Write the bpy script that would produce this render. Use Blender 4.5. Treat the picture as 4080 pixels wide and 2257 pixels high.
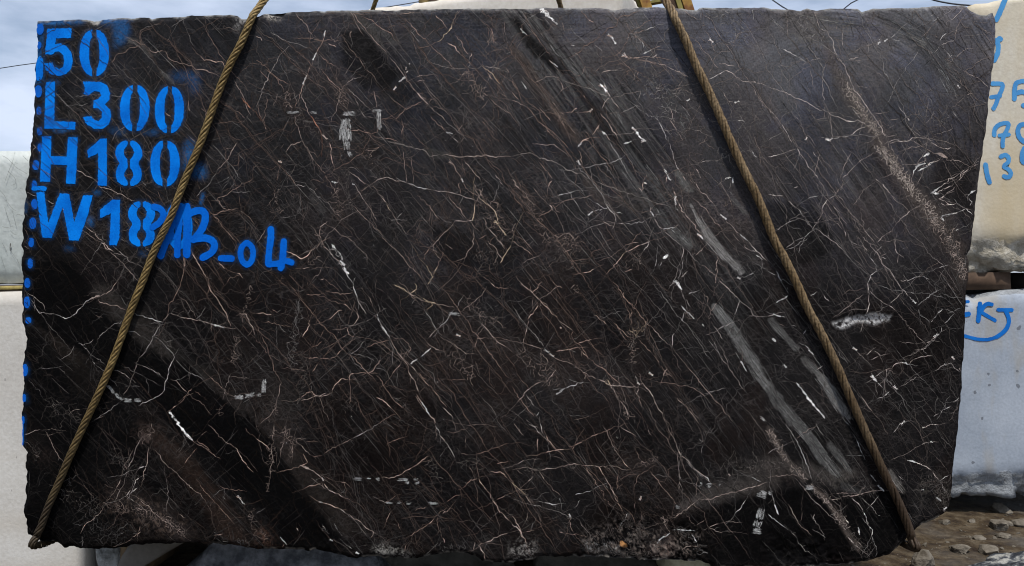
import bpy, bmesh, math, random
import numpy as np
from mathutils import Vector

for _o in list(bpy.data.objects):
    bpy.data.objects.remove(_o)
C = bpy.context.scene.collection
sc = bpy.context.scene

# ------------------------------------------------------------------ camera, sky, sun, exposure
D0 = 2.46            # camera to the sawn face of the dark block (the face is the plane y = 0)
CZ = 1.10            # camera height
FW = 3.2             # width of the frame at the face
KP = FW / 1024.0
cam = bpy.data.cameras.new('camera')
cam.sensor_width = 36.0
cam.lens = 36.0 * D0 / FW
cam.clip_start = 0.05
cam.clip_end = 2000.0
cam_o = bpy.data.objects.new('camera', cam)
C.objects.link(cam_o)
cam_o.location = (0.0, -D0, CZ)
cam_o.rotation_euler = (math.radians(90), 0, 0)
sc.camera = cam_o

SUN_EL, SUN_AZ = 66.0, 7.0      # azimuth measured from the camera side towards the right
world = bpy.data.worlds.new("World")
sc.world = world
world.use_nodes = True
wn, wl = world.node_tree.nodes, world.node_tree.links
wn.clear()
w_out = wn.new('ShaderNodeOutputWorld')
w_bg = wn.new('ShaderNodeBackground')
w_sky = wn.new('ShaderNodeTexSky')
w_sky.sky_type = 'NISHITA'
w_sky.sun_disc = False
w_sky.sun_elevation = math.radians(SUN_EL)
w_sky.sun_rotation = math.radians(180.0 - SUN_AZ)
w_sky.air_density = 1.0
w_sky.dust_density = 0.7
w_sky.ozone_density = 1.2
w_bg.inputs['Strength'].default_value = 0.064
w_tc = wn.new('ShaderNodeTexCoord')
w_map = wn.new('ShaderNodeMapping')
w_map.inputs['Scale'].default_value = (1.6, 1.6, 5.0)
w_map.inputs['Location'].default_value = (0.35, 0.2, 0.12)
w_noise = wn.new('ShaderNodeTexNoise')
w_noise.inputs['Scale'].default_value = 2.2
w_noise.inputs['Detail'].default_value = 6.0
w_noise.inputs['Roughness'].default_value = 0.55
w_ramp = wn.new('ShaderNodeValToRGB')
w_ramp.color_ramp.elements[0].position = 0.34
w_ramp.color_ramp.elements[1].position = 0.62
w_ramp.color_ramp.elements[0].color = (.16, .16, .16, 1)
w_mix = wn.new('ShaderNodeMixRGB')
w_mix.inputs['Color2'].default_value = (7.2, 8.2, 10.2, 1)
wl.new(w_tc.outputs['Generated'], w_map.inputs['Vector'])
wl.new(w_map.outputs['Vector'], w_noise.inputs['Vector'])
wl.new(w_noise.outputs['Fac'], w_ramp.inputs['Fac'])
wl.new(w_ramp.outputs['Color'], w_mix.inputs['Fac'])
wl.new(w_sky.outputs['Color'], w_mix.inputs['Color1'])
wl.new(w_mix.outputs['Color'], w_bg.inputs['Color'])
wl.new(w_bg.outputs['Background'], w_out.inputs['Surface'])

sun = bpy.data.lights.new('sun', 'SUN')
sun.energy = 2.6
sun.angle = math.radians(2.5)
sun.color = (1.0, 0.96, 0.90)
sun_o = bpy.data.objects.new('sun', sun)
C.objects.link(sun_o)
_el, _az = math.radians(SUN_EL), math.radians(SUN_AZ)
_to = Vector((math.cos(_el) * math.sin(_az), -math.cos(_el) * math.cos(_az), math.sin(_el)))
sun_o.rotation_euler = (-_to).to_track_quat('-Z', 'Y').to_euler()
sun_o.location = (0, 0, 30)

sc.view_settings.view_transform = 'Standard'
sc.view_settings.look = 'None'
sc.view_settings.exposure = 0.66
sc.view_settings.gamma = 1.0
sc.cycles.filter_width = 1.1

# ------------------------------------------------------------------ helpers
def tag(o, label=None, cat=None, group=None, kind=None):
    if label: o['label'] = label
    if cat: o['category'] = cat
    if group: o['group'] = group
    if kind: o['kind'] = kind
    return o

def link(name, me, mats, parent=None):
    o = bpy.data.objects.new(name, me)
    C.objects.link(o)
    for m in (mats if isinstance(mats, (list, tuple)) else [mats]):
        me.materials.append(m)
    if parent is not None:
        o.parent = parent
    return o

def P(px, py, y=0.0):
    """point of the world seen at render pixel (px, py) at distance y behind the face plane"""
    s = (D0 + y) / D0
    return Vector(((px - 512.0) * KP * s, y, CZ - (py - 283.0) * KP * s))

def S(sx, sy, y=0.0):
    return P(sx * 0.250980, sy * 0.250980, y)

def mesh_np(name, co, quads=None, faces=None, smooth=True):
    me = bpy.data.meshes.new(name)
    if quads is not None:
        co = np.asarray(co, dtype=np.float32)
        q = np.asarray(quads, dtype=np.int32)
        me.vertices.add(len(co)); me.vertices.foreach_set('co', co.ravel())
        me.loops.add(q.size); me.loops.foreach_set('vertex_index', q.ravel())
        me.polygons.add(len(q))
        me.polygons.foreach_set('loop_start', np.arange(0, q.size, 4, dtype=np.int32))
        me.polygons.foreach_set('loop_total', np.full(len(q), 4, dtype=np.int32))
        me.update(calc_edges=True)
    else:
        me.from_pydata([tuple(c) for c in co], [], faces)
        me.update()
    if smooth:
        me.polygons.foreach_set('use_smooth', np.ones(len(me.polygons), dtype=bool))
    return me

def set_color(me, name, rgb):
    a = me.color_attributes.new(name, 'FLOAT_COLOR', 'POINT')
    buf = np.ones((len(me.vertices), 4), dtype=np.float32)
    buf[:, :np.shape(rgb)[1]] = rgb
    a.data.foreach_set('color', buf.ravel())

# lattice noise in numpy
_VT = {}
def vn(x, y, seed):
    if seed not in _VT: _VT[seed] = np.random.RandomState(seed).rand(256, 256)
    t = _VT[seed]
    xi = np.floor(x).astype(np.int64); yi = np.floor(y).astype(np.int64)
    fx = x - xi; fy = y - yi
    fx = fx * fx * (3 - 2 * fx); fy = fy * fy * (3 - 2 * fy)
    a = t[xi & 255, yi & 255]; b = t[(xi + 1) & 255, yi & 255]
    c = t[xi & 255, (yi + 1) & 255]; d = t[(xi + 1) & 255, (yi + 1) & 255]
    return (a * (1 - fx) + b * fx) * (1 - fy) + (c * (1 - fx) + d * fx) * fy

def fbm(x, y, seed, octv=4, gain=0.5):
    s, a, n = 0.0, 1.0, 0.0
    for k in range(octv):
        s = s + a * vn(x * 2 ** k + 17.3 * k, y * 2 ** k + 5.1 * k, seed + k)
        n += a; a *= gain
    return s / n

def sstep(a, b, x):
    t = np.clip((x - a) / (b - a), 0, 1)
    return t * t * (3 - 2 * t)

# materials
def new_mat(name):
    m = bpy.data.materials.new(name); m.use_nodes = True
    nt = m.node_tree
    return m, nt, nt.nodes, nt.links, nt.nodes['Principled BSDF']

def stone_mat(name, c1, c2, scale=6.0, rough=0.8, bump=0.25, bscale=60.0, c3=None, spots=None, detail=8, stain=None, lo=.34, hi=.68, broken=None):
    m, nt, n, l, b = new_mat(name)
    b.inputs['Roughness'].default_value = rough
    b.inputs['Specular IOR Level'].default_value = 0.25
    tc = n.new('ShaderNodeTexCoord')
    no = n.new('ShaderNodeTexNoise'); no.inputs['Scale'].default_value = scale; no.inputs['Detail'].default_value = detail
    no.inputs['Roughness'].default_value = 0.62
    l.new(tc.outputs['Object'], no.inputs['Vector'])
    r = n.new('ShaderNodeValToRGB'); r.color_ramp.elements[0].position = lo; r.color_ramp.elements[1].position = hi
    r.color_ramp.elements[0].color = (*c1, 1); r.color_ramp.elements[1].color = (*c2, 1)
    if c3:
        e = r.color_ramp.elements.new((lo + hi) / 2); e.color = (*c3, 1)
    l.new(no.outputs['Fac'], r.inputs['Fac'])
    col = r.outputs['Color']
    f = n.new('ShaderNodeTexNoise'); f.inputs['Scale'].default_value = bscale; f.inputs['Detail'].default_value = 6
    l.new(tc.outputs['Object'], f.inputs['Vector'])
    mm = n.new('ShaderNodeMixRGB'); mm.blend_type = 'OVERLAY'; mm.inputs['Fac'].default_value = 0.3
    l.new(col, mm.inputs['Color1']); l.new(f.outputs['Color'], mm.inputs['Color2'])
    bw = n.new('ShaderNodeRGBToBW'); l.new(f.outputs['Color'], bw.inputs['Color']); l.new(bw.outputs['Val'], mm.inputs['Color2'])
    col = mm.outputs['Color']
    if stain:
        sc_, (sx, sy, sz), scol, slo, shi = stain
        mp = n.new('ShaderNodeMapping'); mp.inputs['Scale'].default_value = (sx, sy, sz)
        l.new(tc.outputs['Object'], mp.inputs['Vector'])
        sn = n.new('ShaderNodeTexNoise'); sn.inputs['Scale'].default_value = sc_; sn.inputs['Detail'].default_value = 5
        l.new(mp.outputs['Vector'], sn.inputs['Vector'])
        sr = n.new('ShaderNodeValToRGB'); sr.color_ramp.elements[0].position = slo; sr.color_ramp.elements[1].position = shi
        l.new(sn.outputs['Fac'], sr.inputs['Fac'])
        sm = n.new('ShaderNodeMixRGB'); sm.inputs['Color2'].default_value = (*scol, 1)
        l.new(sr.outputs['Color'], sm.inputs['Fac']); l.new(col, sm.inputs['Color1']); col = sm.outputs['Color']
    h = f.outputs['Fac']
    if spots:
        s_scale, stretch, scol, thr, srad = spots
        mp = n.new('ShaderNodeMapping'); mp.inputs['Scale'].default_value = stretch
        l.new(tc.outputs['Object'], mp.inputs['Vector'])
        wob = n.new('ShaderNodeTexNoise'); wob.inputs['Scale'].default_value = 25
        l.new(tc.outputs['Object'], wob.inputs['Vector'])
        ad = n.new('ShaderNodeMixRGB'); ad.blend_type = 'ADD'; ad.inputs['Fac'].default_value = 0.03
        l.new(mp.outputs['Vector'], ad.inputs['Color1']); l.new(wob.outputs['Color'], ad.inputs['Color2'])
        vo = n.new('ShaderNodeTexVoronoi'); vo.inputs['Scale'].default_value = s_scale
        l.new(ad.outputs['Color'], vo.inputs['Vector'])
        bw2 = n.new('ShaderNodeRGBToBW'); l.new(vo.outputs['Color'], bw2.inputs['Color'])
        # radius depends on the cell: only some cells carry a pit
        sub = n.new('ShaderNodeMath'); sub.operation = 'SUBTRACT'; sub.inputs[1].default_value = thr
        l.new(bw2.outputs['Val'], sub.inputs[0])
        mul = n.new('ShaderNodeMath'); mul.operation = 'MULTIPLY'; mul.inputs[1].default_value = srad
        l.new(sub.outputs[0], mul.inputs[0])
        lt = n.new('ShaderNodeMath'); lt.operation = 'LESS_THAN'
        l.new(vo.outputs['Distance'], lt.inputs[0]); l.new(mul.outputs[0], lt.inputs[1])
        sm2 = n.new('ShaderNodeMixRGB'); sm2.inputs['Color2'].default_value = (*scol, 1)
        ff = n.new('ShaderNodeMath'); ff.operation = 'MULTIPLY'; ff.inputs[1].default_value = 0.8
        l.new(lt.outputs[0], ff.inputs[0])
        l.new(ff.outputs[0], sm2.inputs['Fac']); l.new(col, sm2.inputs['Color1']); col = sm2.outputs['Color']
    bp = n.new('ShaderNodeBump'); bp.inputs['Strength'].default_value = bump; bp.inputs['Distance'].default_value = 0.02
    if broken:
        # freshly broken stone along the foot: darker, rougher, with a ragged border
        bat = n.new('ShaderNodeAttribute'); bat.attribute_name = 'broken'
        bn = n.new('ShaderNodeTexNoise'); bn.inputs['Scale'].default_value = 13; bn.inputs['Detail'].default_value = 9; bn.inputs['Roughness'].default_value = .68
        l.new(tc.outputs['Object'], bn.inputs['Vector'])
        ba = n.new('ShaderNodeMath'); ba.operation = 'MULTIPLY_ADD'; ba.inputs[1].default_value = 1.5
        l.new(bat.outputs['Fac'], ba.inputs[0]); l.new(bn.outputs['Fac'], ba.inputs[2])
        br_ = n.new('ShaderNodeMapRange'); br_.inputs['From Min'].default_value = 1.0; br_.inputs['From Max'].default_value = 1.14
        l.new(ba.outputs[0], br_.inputs['Value'])
        b2 = n.new('ShaderNodeTexNoise'); b2.inputs['Scale'].default_value = 26; b2.inputs['Detail'].default_value = 10; b2.inputs['Roughness'].default_value = .7
        l.new(tc.outputs['Object'], b2.inputs['Vector'])
        bc = n.new('ShaderNodeValToRGB'); bc.color_ramp.elements[0].position = .38; bc.color_ramp.elements[1].position = .62
        bc.color_ramp.elements[0].color = (*broken[0], 1); bc.color_ramp.elements[1].color = (*broken[1], 1)
        l.new(b2.outputs['Fac'], bc.inputs['Fac'])
        bm_ = n.new('ShaderNodeMixRGB'); l.new(br_.outputs['Result'], bm_.inputs['Fac']); l.new(col, bm_.inputs['Color1']); l.new(bc.outputs['Color'], bm_.inputs['Color2'])
        col = bm_.outputs['Color']
        hm = n.new('ShaderNodeMath'); hm.operation = 'MULTIPLY_ADD'; hm.inputs[2].default_value = bump
        l.new(br_.outputs['Result'], hm.inputs[0]); hm.inputs[1].default_value = .8
        l.new(hm.outputs[0], bp.inputs['Strength'])
        hx = n.new('ShaderNodeMixRGB'); l.new(br_.outputs['Result'], hx.inputs['Fac']); l.new(h, hx.inputs['Color1']); l.new(b2.outputs['Fac'], hx.inputs['Color2'])
        h = hx.outputs['Color']
    l.new(col, b.inputs['Base Color'])
    l.new(h, bp.inputs['Height']); l.new(bp.outputs['Normal'], b.inputs['Normal'])
    return m

def flat_mat(name, col, rough=0.6, var=0.25, scale=40.0, bump=0.1, metal=0.0, c2=None, lo=0.35, hi=0.65):
    m, nt, n, l, b = new_mat(name)
    b.inputs['Roughness'].default_value = rough
    b.inputs['Metallic'].default_value = metal
    b.inputs['Specular IOR Level'].default_value = 0.3
    tc = n.new('ShaderNodeTexCoord')
    no = n.new('ShaderNodeTexNoise'); no.inputs['Scale'].default_value = scale; no.inputs['Detail'].default_value = 5
    l.new(tc.outputs['Object'], no.inputs['Vector'])
    r = n.new('ShaderNodeValToRGB')
    r.color_ramp.elements[0].position = lo; r.color_ramp.elements[1].position = hi
    c2 = c2 or tuple(c * (1 - var) for c in col)
    r.color_ramp.elements[0].color = (*c2, 1); r.color_ramp.elements[1].color = (*col, 1)
    l.new(no.outputs['Fac'], r.inputs['Fac']); l.new(r.outputs['Color'], b.inputs['Base Color'])
    bp = n.new('ShaderNodeBump'); bp.inputs['Strength'].default_value = bump; bp.inputs['Distance'].default_value = 0.01
    l.new(no.outputs['Fac'], bp.inputs['Height']); l.new(bp.outputs['Normal'], b.inputs['Normal'])
    return m
# ------------------------------------------------------------------ the dark block: outline of its sawn face
# outline points are in units of one sixteenth-picture tile (col, row) like the survey of the photograph
def tl(c, r, s, k=0.1):
    """survey points -> render pixels"""
    out = []
    for t in s.split():
        a, b = t.split(',')
        out.append((255.99 * c + float(a) * k * 1.00392, (0, 140.55, 281.1, 423.4)[r] + float(b) * k * 1.00392))
    return out

TOP = (tl(0,0,"362,208 600,198 850,190 930,205 980,202 1010,185 1280,178 1480,170 1510,190 1560,175 1900,155 2300,142 2360,150 2400,182 2490,178")
     + tl(1,0,"40,155 90,130 240,125 290,115 850,100 1300,95 2040,80 2550,78")
     + tl(2,0,"60,78 500,72 900,75 1000,95 1090,85 1200,70 1500,68 1650,75 1800,95 1850,95 1880,72 2540,70")
     + tl(3,0,"30,75 270,95 330,105 400,80 500,105 620,80 900,78 940,110 1050,85 1500,68 1900,45 1990,58 2040,105 2080,130 2130,148 2190,146 2225,122 2243,118"))
LEFT = (tl(0,0,"362,208 358,560 345,640 347,800 335,960 325,1170 318,1260 310,1398")
      + tl(0,1,"298,20 290,200 270,350 248,480 235,640 225,800 212,1000 203,1300")
      + tl(0,2,"213,0 216,350 235,490 268,570 240,700 220,850 222,1000 215,1300")
      + tl(0,3,"214,20 215,235 268,290 233,400 268,500 245,620 245,760 220,890 250,970 243,1090 255,1130"))
BOT = (tl(0,3,"255,1130 350,1140 380,1190 480,1190 540,1180 620,1240 740,1230 800,1250 1000,1255 1180,1240 1330,1215 1600,1205 1850,1195 2000,1215 2040,1250 2120,1210 2400,1225 2540,1245")
     + tl(1,3,"20,1248 300,1265 600,1270 830,1310 1000,1340 1140,1330 1360,1345 1600,1345 1750,1310 1900,1295 2100,1290 2180,1315 2250,1370 2350,1385 2540,1390")
     + tl(2,3,"10,1388 130,1370 270,1335 550,1335 1000,1345 1400,1375 1700,1370 1900,1385 2000,1415 2100,1440 2540,1440")
     + tl(3,3,"10,1438 500,1430 820,1405 1000,1385 1100,1350 1210,1310 1280,1240 1350,1180 1420,1120 1500,1040 1640,960 1780,890 1800,832"))
RIGHT = (tl(3,0,"2243,118 2262,160 2280,210 2265,590 2225,850 2200,1010 2205,1080 2190,1200 2165,1398")
       + tl(3,1,"2163,20 2100,430 2060,800 2040,1000 2030,1080 1990,1140 2010,1200 2000,1398")
       + tl(3,2,"1998,10 1985,150 1965,600 1945,900 1935,1050 1925,1200 1905,1415")
       + tl(3,3,"1903,10 1870,300 1850,500 1845,650 1830,740 1800,832"))
TOP, LEFT, BOT, RIGHT = (np.array(a) for a in (TOP, LEFT, BOT, RIGHT))

def _rag(t, seed, amp):
    return amp * (fbm(t / 7.0, t * 0 + seed, seed, 4) - 0.5)
def _f_top(x): return np.interp(x, TOP[:, 0], TOP[:, 1]) + _rag(x, 3, 1.6)
def _f_bot(x): return np.interp(x, BOT[:, 0], BOT[:, 1]) + _rag(x, 5, 4.0)
def _f_left(y): return np.interp(y, LEFT[:, 1], LEFT[:, 0]) + _rag(y, 7, 3.4)
def _f_right(y): return np.interp(y, RIGHT[:, 1], RIGHT[:, 0]) + _rag(y, 9, 1.4)

_tb = np.arange(-100, 1200, 0.5)
_TT, _TB, _TL, _TR = _f_top(_tb), _f_bot(_tb), _f_left(_tb), _f_right(_tb)
def f_top(x): return np.interp(x, _tb, _TT)
def f_bot(x): return np.interp(x, _tb, _TB)
def f_left(y): return np.interp(y, _tb, _TL)
def f_right(y): return np.interp(y, _tb, _TR)

NU, NV = 1090, 590
u, v = np.meshgrid(np.linspace(0, 1, NU), np.linspace(0, 1, NV))
RX = 20 + 960 * u
RY = 20 + 520 * v
for _ in range(8):
    RY = f_top(RX) * (1 - v) + f_bot(RX) * v
    RX = f_left(RY) * (1 - u) + f_right(RY) * u

def inside(x, y, m=1.0):
    x = np.asarray(x, float); y = np.asarray(y, float)
    return (x > f_left(y) + m) & (x < f_right(y) - m) & (y > f_top(x) + m) & (y < f_bot(x) - m)

# ------------------------------------------------------------------ the stone itself: mineral colour and painted light of the face
def segd(X, Y, pts, widths=None):
    """distance to a polyline divided by its local half width"""
    best = np.full(X.shape, 1e9)
    for i in range(len(pts) - 1):
        (x0, y0), (x1, y1) = pts[i], pts[i + 1]
        dx, dy = x1 - x0, y1 - y0
        t = np.clip(((X - x0) * dx + (Y - y0) * dy) / (dx * dx + dy * dy + 1e-9), 0, 1)
        d = np.hypot(X - x0 - t * dx, Y - y0 - t * dy)
        w0, w1 = (widths[i], widths[i + 1]) if widths is not None else (1.0, 1.0)
        best = np.minimum(best, d / (w0 + (w1 - w0) * t))
    return best

def inpoly(X, Y, pts):
    r = np.zeros(X.shape, bool)
    n = len(pts)
    for i in range(n):
        (x0, y0), (x1, y1) = pts[i], pts[(i + 1) % n]
        c = ((y0 > Y) != (y1 > Y)) & (X < (x1 - x0) * (Y - y0) / (y1 - y0 + 1e-12) + x0)
        r ^= c
    return r

def blur(a, k):
    for ax in (0, 1):
        for _ in range(2):
            c = np.cumsum(np.pad(a, [(k + 1, k) if i == ax else (0, 0) for i in (0, 1)], mode='edge'), axis=ax)
            n = a.shape[ax]
            a = (np.take(c, np.arange(2 * k + 1, 2 * k + 1 + n), axis=ax) - np.take(c, np.arange(0, n), axis=ax)) / (2 * k + 1)
    return a

X, Y = RX, RY
wx = X + 14 * (fbm(X / 60, Y / 60, 21) - 0.5)
wy = Y + 14 * (fbm(X / 60, Y / 60, 31) - 0.5)
# weathered paleness plus painted-in sky sheen and falloff: palest upper right, darkest lower left
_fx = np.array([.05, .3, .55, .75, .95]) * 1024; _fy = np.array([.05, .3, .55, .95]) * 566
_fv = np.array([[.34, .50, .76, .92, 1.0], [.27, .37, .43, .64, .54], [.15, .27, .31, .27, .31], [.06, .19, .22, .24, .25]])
def film_light_at(x, y):
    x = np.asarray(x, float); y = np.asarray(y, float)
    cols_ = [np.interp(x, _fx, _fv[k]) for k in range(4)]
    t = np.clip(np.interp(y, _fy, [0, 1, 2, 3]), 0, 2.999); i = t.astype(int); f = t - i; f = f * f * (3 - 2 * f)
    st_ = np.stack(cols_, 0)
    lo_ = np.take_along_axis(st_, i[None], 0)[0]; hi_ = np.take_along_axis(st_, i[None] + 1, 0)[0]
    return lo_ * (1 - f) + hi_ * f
film_light = np.clip(film_light_at(wx + 30 * (fbm(X / 120, Y / 120, 43) - .5), wy) * (0.80 + 0.40 * fbm(wx / 90, wy / 90, 41)), 0, 1.3)
lum = 0.0016 + 0.102 * film_light ** 2.1
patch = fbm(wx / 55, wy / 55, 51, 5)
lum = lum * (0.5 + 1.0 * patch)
# warm and cool minerals
warm = sstep(0.42, 0.66, fbm(wx / 38 + 3, wy / 70, 61, 4)) * (0.30 + 0.70 * sstep(120, 420, Y))
cool = sstep(0.45, 0.7, fbm(wx / 30 + 9, wy / 30 + 4, 71, 4)) * sstep(420, 120, Y)
low_ = sstep(60, 330, Y)
R = lum * (0.955 + 0.22 * warm - 0.03 * cool + .07 * low_); G = lum * (0.95 + 0.0 * warm - .03 * low_); B = lum * (1.02 - 0.10 * warm + 0.15 * cool - .06 * low_)

# saw marks: fine lines along the bedding, turning into arcs in the upper part
def streak(s, a, seed, f1=1.0):
    return 0.6 * vn(s * 1.1 * f1, a * 0.012, seed) + 0.4 * vn(s * 0.35 * f1, a * 0.006, seed + 1)
th = np.radians(np.interp(X, [0, 300, 600, 1024], [43, 48, 52, 56]))
sd = -X * np.sin(th) + Y * np.cos(th); al = X * np.cos(th) + Y * np.sin(th)
k1 = streak(sd, al, 81)
rr = np.hypot(X - 828, Y - 156); aa = np.arctan2(Y - 156, X - 828) * 150
k2 = streak(rr, aa * 6, 91)
k3 = streak(Y - 0.0004 * (X - 560) ** 2 * 0 + 0.02 * X, X, 101)
w2 = sstep(70, 110, rr) * sstep(180, 155, rr) * sstep(700, 800, X) * sstep(250, 180, Y)
w3 = sstep(110, 40, Y) * sstep(240, 300, X) * sstep(760, 690, X)
kk = k1 * (1 - np.maximum(w2, w3)) + k2 * w2 + k3 * w3 * (1 - w2)
kk = kk * (1 - np.clip(w2 + w3 - 1, 0, 1))
amp = 0.35 + 0.75 * sstep(0.35, 0.75, fbm(wx / 45, wy / 45, 111)) 
mod = 1 + amp * (kk - 0.5) * 1.5
R *= mod; G *= mod; B *= mod

def paint(mask, col, op=1.0):
    global R, G, B
    m = np.clip(mask, 0, 1) * op
    R = R * (1 - m) + col[0] * m; G = G * (1 - m) + col[1] * m; B = B * (1 - m) + col[2] * m

rag = 0.55 * (fbm(X / 6, Y / 6, 121, 3) - 0.5) + 0.5 * (k1 - 0.5)
def band(c, r, s, w, col, op, soft=0.24):
    pts = tl(c, r, s, 1.0)
    ws = w if isinstance(w, (list, tuple)) else [w] * len(pts)
    d = segd(X, Y, pts, [a for a in ws])
    mot = 0.45 + 1.1 * fbm(wx / 3.2 + wy / 9, wy / 3.2 - wx / 9, 161, 4) * (0.55 + 0.9 * k1)
    paint(sstep(1.0 + soft * 0.35, 0.85 - soft * .8, d + rag * 1.3), [q * mot for q in col], op * .92)

GRY, BRN, DRK, TAN = (0.085, 0.083, 0.08), (0.060, 0.046, 0.038), (0.006, 0.0058, 0.006), (0.095, 0.075, 0.06)
# pale border above the bottom right wedge, brown grey border above the lower left band
band(3,3,"0,40 24,46 60,52 84,50", [10,10,9,7], (0.055,0.048,0.043), 0.75, 0.8)
band(2,3,"170,82 200,70 240,58 255,54", [6,10,15,16], (0.052,0.045,0.04), 0.75, 0.8)
band(0,2,"100,10 130,40 150,56 172,84 200,98", [10,16,16,14,12], (0.026,0.0225,0.020), 0.8, 0.8)
band(0,2,"205,110 240,132", [14,14], (0.024,0.020,0.018), 0.75, 0.8)
band(1,3,"0,10 30,30 60,70 90,105", [16,16,14,10], (0.020,0.0165,0.0145), 0.7, 0.8)
band(0,3,"150,10 185,40 215,80 240,125", [9,12,14,14], (0.022,0.014,0.011), 0.8, 0.8)
band(1,2,"20,110 25,130", [20,22], (0.024,0.020,0.018), 0.5, 0.9)
band(0,2,"50,40 75,80 90,110", [16,18,14], (0.016,0.0125,0.010), 0.7, 0.9)
# grey calcite bands
band(2,0,"50,57 66,72 84,90 100,102", [5,8,8,4], GRY, .75)
band(2,0,"94,103 102,112 113,133", [3,6,6], GRY, .6)
band(2,0,"20,18 27,26", [5,4], GRY, .7); band(2,0,"38,44 44,52", [4,5], GRY, .7)
band(2,0,"0,48 12,62 24,82 40,104 56,128 66,140", [4,6,7,6,8,5], (0.07,0.054,0.046), .6)
band(2,0,"97,75 104,90 110,100", [2,4,2], GRY, .6)
band(2,1,"165,33 175,47", [4,6], (0.11,0.107,0.10), .9)
band(2,1,"138,37 150,50", [5,6], GRY, .5)
band(2,1,"178,64 186,80 196,96 210,112 229,131", [1.2,2,5.5,5,3.5], (0.20,0.19,0.18), .9, .35)
band(2,1,"148,72 156,85", [4,4], GRY, .6); band(2,1,"160,90 176,104", [5,6], (0.10,0.097,0.092), .8)
band(2,1,"220,58 232,72", [3,3], GRY, .6); band(2,1,"79,10 82,18", [4,4], GRY, .4)
band(2,1,"75,40 86,56 96,62", [5,6,4], (0.055,0.045,0.04), .7); band(2,1,"100,46 125,56 140,62 120,68 106,58", [3,4,3,5,5], (0.05,0.043,0.038), .6)
band(2,2,"202,26 214,40 230,64 243,86 254,106", [3.5,6.5,6,6,4], (0.135,0.132,0.125), .85)
band(3,2,"0,104 12,122 26,140", [5,6,6], (0.10,0.098,0.093), .8); band(3,3,"28,0 42,16 56,36 68,50", [5.5,6,6,4], (0.105,0.103,0.098), .85)
band(3,3,"76,62 92,70", [5,4], (0.06,0.06,0.058), .5)
band(3,2,"3,40 12,50 28,67", [4,4,3], (0.09,0.087,0.082), .8); band(3,2,"36,78 46,88", [4,5], (0.10,0.096,0.09), .8)
band(3,2,"50,92 62,108 74,128 80,136", [3.5,6.5,5.5,3], (0.15,0.146,0.138), .9)
band(3,3,"62,22 72,34 80,46", [4,4,3], (0.08,0.078,0.074), .8)
band(3,3,"121,48 128,60 134,68", [3,5,4], (0.12,0.11,0.10), .7)
band(1,0,"93,10 104,20 115,32 130,54", [4,5,5,3], (0.06,0.055,0.05), .7); band(1,0,"118,27 130,35 140,42", [4,5,4], (0.055,0.053,0.05), .7)
band(0,0,"126,38 140,44 150,55", [3,4,2], (0.065,0.06,0.056), .8); band(0,0,"160,72 166,76 172,82", [3,4,3], (0.07,0.065,0.06), .8)
band(1,1,"170,10 180,14 196,16", [4,5,4], (0.05,0.047,0.042), .7); band(1,1,"56,55 66,70", [4,4], (0.045,0.042,0.04), .6)
cor = segd(X, Y, [(520, 14), (570, 80), (640, 160), (712, 262), (770, 350), (830, 450), (870, 510)], [22, 34, 40, 36, 40, 42, 30])
cm = sstep(1.15, .55, cor + rag) * np.interp(Y, [0, 200, 290, 360, 560], [1, .8, .3, .06, .02])
ks = 0.55 * vn(sd * 0.42, al * .006, 171) + .45 * vn(sd * 1.0, al * .012, 172)
lf = np.clip(.45 + .8 * film_light, .5, 1.2)
paint(cm * sstep(.53, .72, ks), [q * lf for q in (0.098, 0.096, 0.092)], .75)
paint(cm * sstep(.44, .27, ks), (0.006, 0.006, 0.0063), .7)
# reddish brown breccia
for c, r, s, w in ((1,0,"34,92 30,104 34,112 50,122 70,132",[9,9,8,12,10]), (1,0,"80,70 88,98 84,120",[10,12,10]), (1,1,"84,40 82,60 86,80",[12,14,10]),
                   (1,1,"110,10 118,24",[14,12]), (2,1,"10,50 30,96 45,110 60,98",[8,14,14,10]), (2,0,"10,62 36,110 54,128",[8,8,9]),
                   (2,2,"0,64 30,90 44,104",[12,16,14]), (2,2,"122,52 121,76",[12,10]), (1,3,"22,10 30,30",[22,14]), (2,3,"120,42 140,40",[14,8]),
                   (3,3,"8,42 20,50",[14,12]), (3,1,"110,20 124,40 145,62 168,80",[10,11,11,10]), (3,1,"176,88 190,112 192,136",[16,16,10]),
                   (2,3,"150,100 170,120",[8,12]), (0,3,"120,70 160,90 185,112",[16,14,12]), (0,3,"30,15 45,32",[16,14])):
    band(c, r, s, w, (0.026, 0.0195, 0.0175), .5, .95)
# dark wedges
WEDGE = np.zeros_like(X)
def wedge(pts, op, soft=3):
    global WEDGE
    m = blur(inpoly(wx + 9 * (k1 - .5), wy - 9 * (k1 - .5), pts).astype(float), 1 if soft < 4 else soft // 2)
    m = m * (.82 + .3 * fbm(X / 5, Y / 5, 165, 3))
    paint(m, DRK, op)
    WEDGE = np.maximum(WEDGE, m * op)
DRK = (0.0022, 0.002, 0.0022)
wedge([(342,32),(366,30),(400,72),(388,88),(362,86),(346,62)], 0.72, 2)
wedge([(372,40),(398,52),(420,92),(404,104),(380,92)], 0.45, 3)
wedge([(22,258),(70,262),(106,312),(131,346),(96,362),(60,338),(28,318)], 1.0, 3)
wedge([(112,318),(140,346),(180,362),(213,390),(243,416),(278,448),(306,492),(345,552),(285,552),(262,512),(232,482),(205,452),(178,430),(150,398),(120,362)], 1.0, 2)
wedge([(20,330),(90,372),(120,420),(92,470),(120,530),(60,552),(20,520)], 0.6, 8)
wedge([(505,16),(516,20),(556,62),(570,74),(562,78),(536,58)], 0.9, 1)
wedge([(430,225),(470,230),(480,260),(455,268),(435,250)], 0.6, 5)
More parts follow.
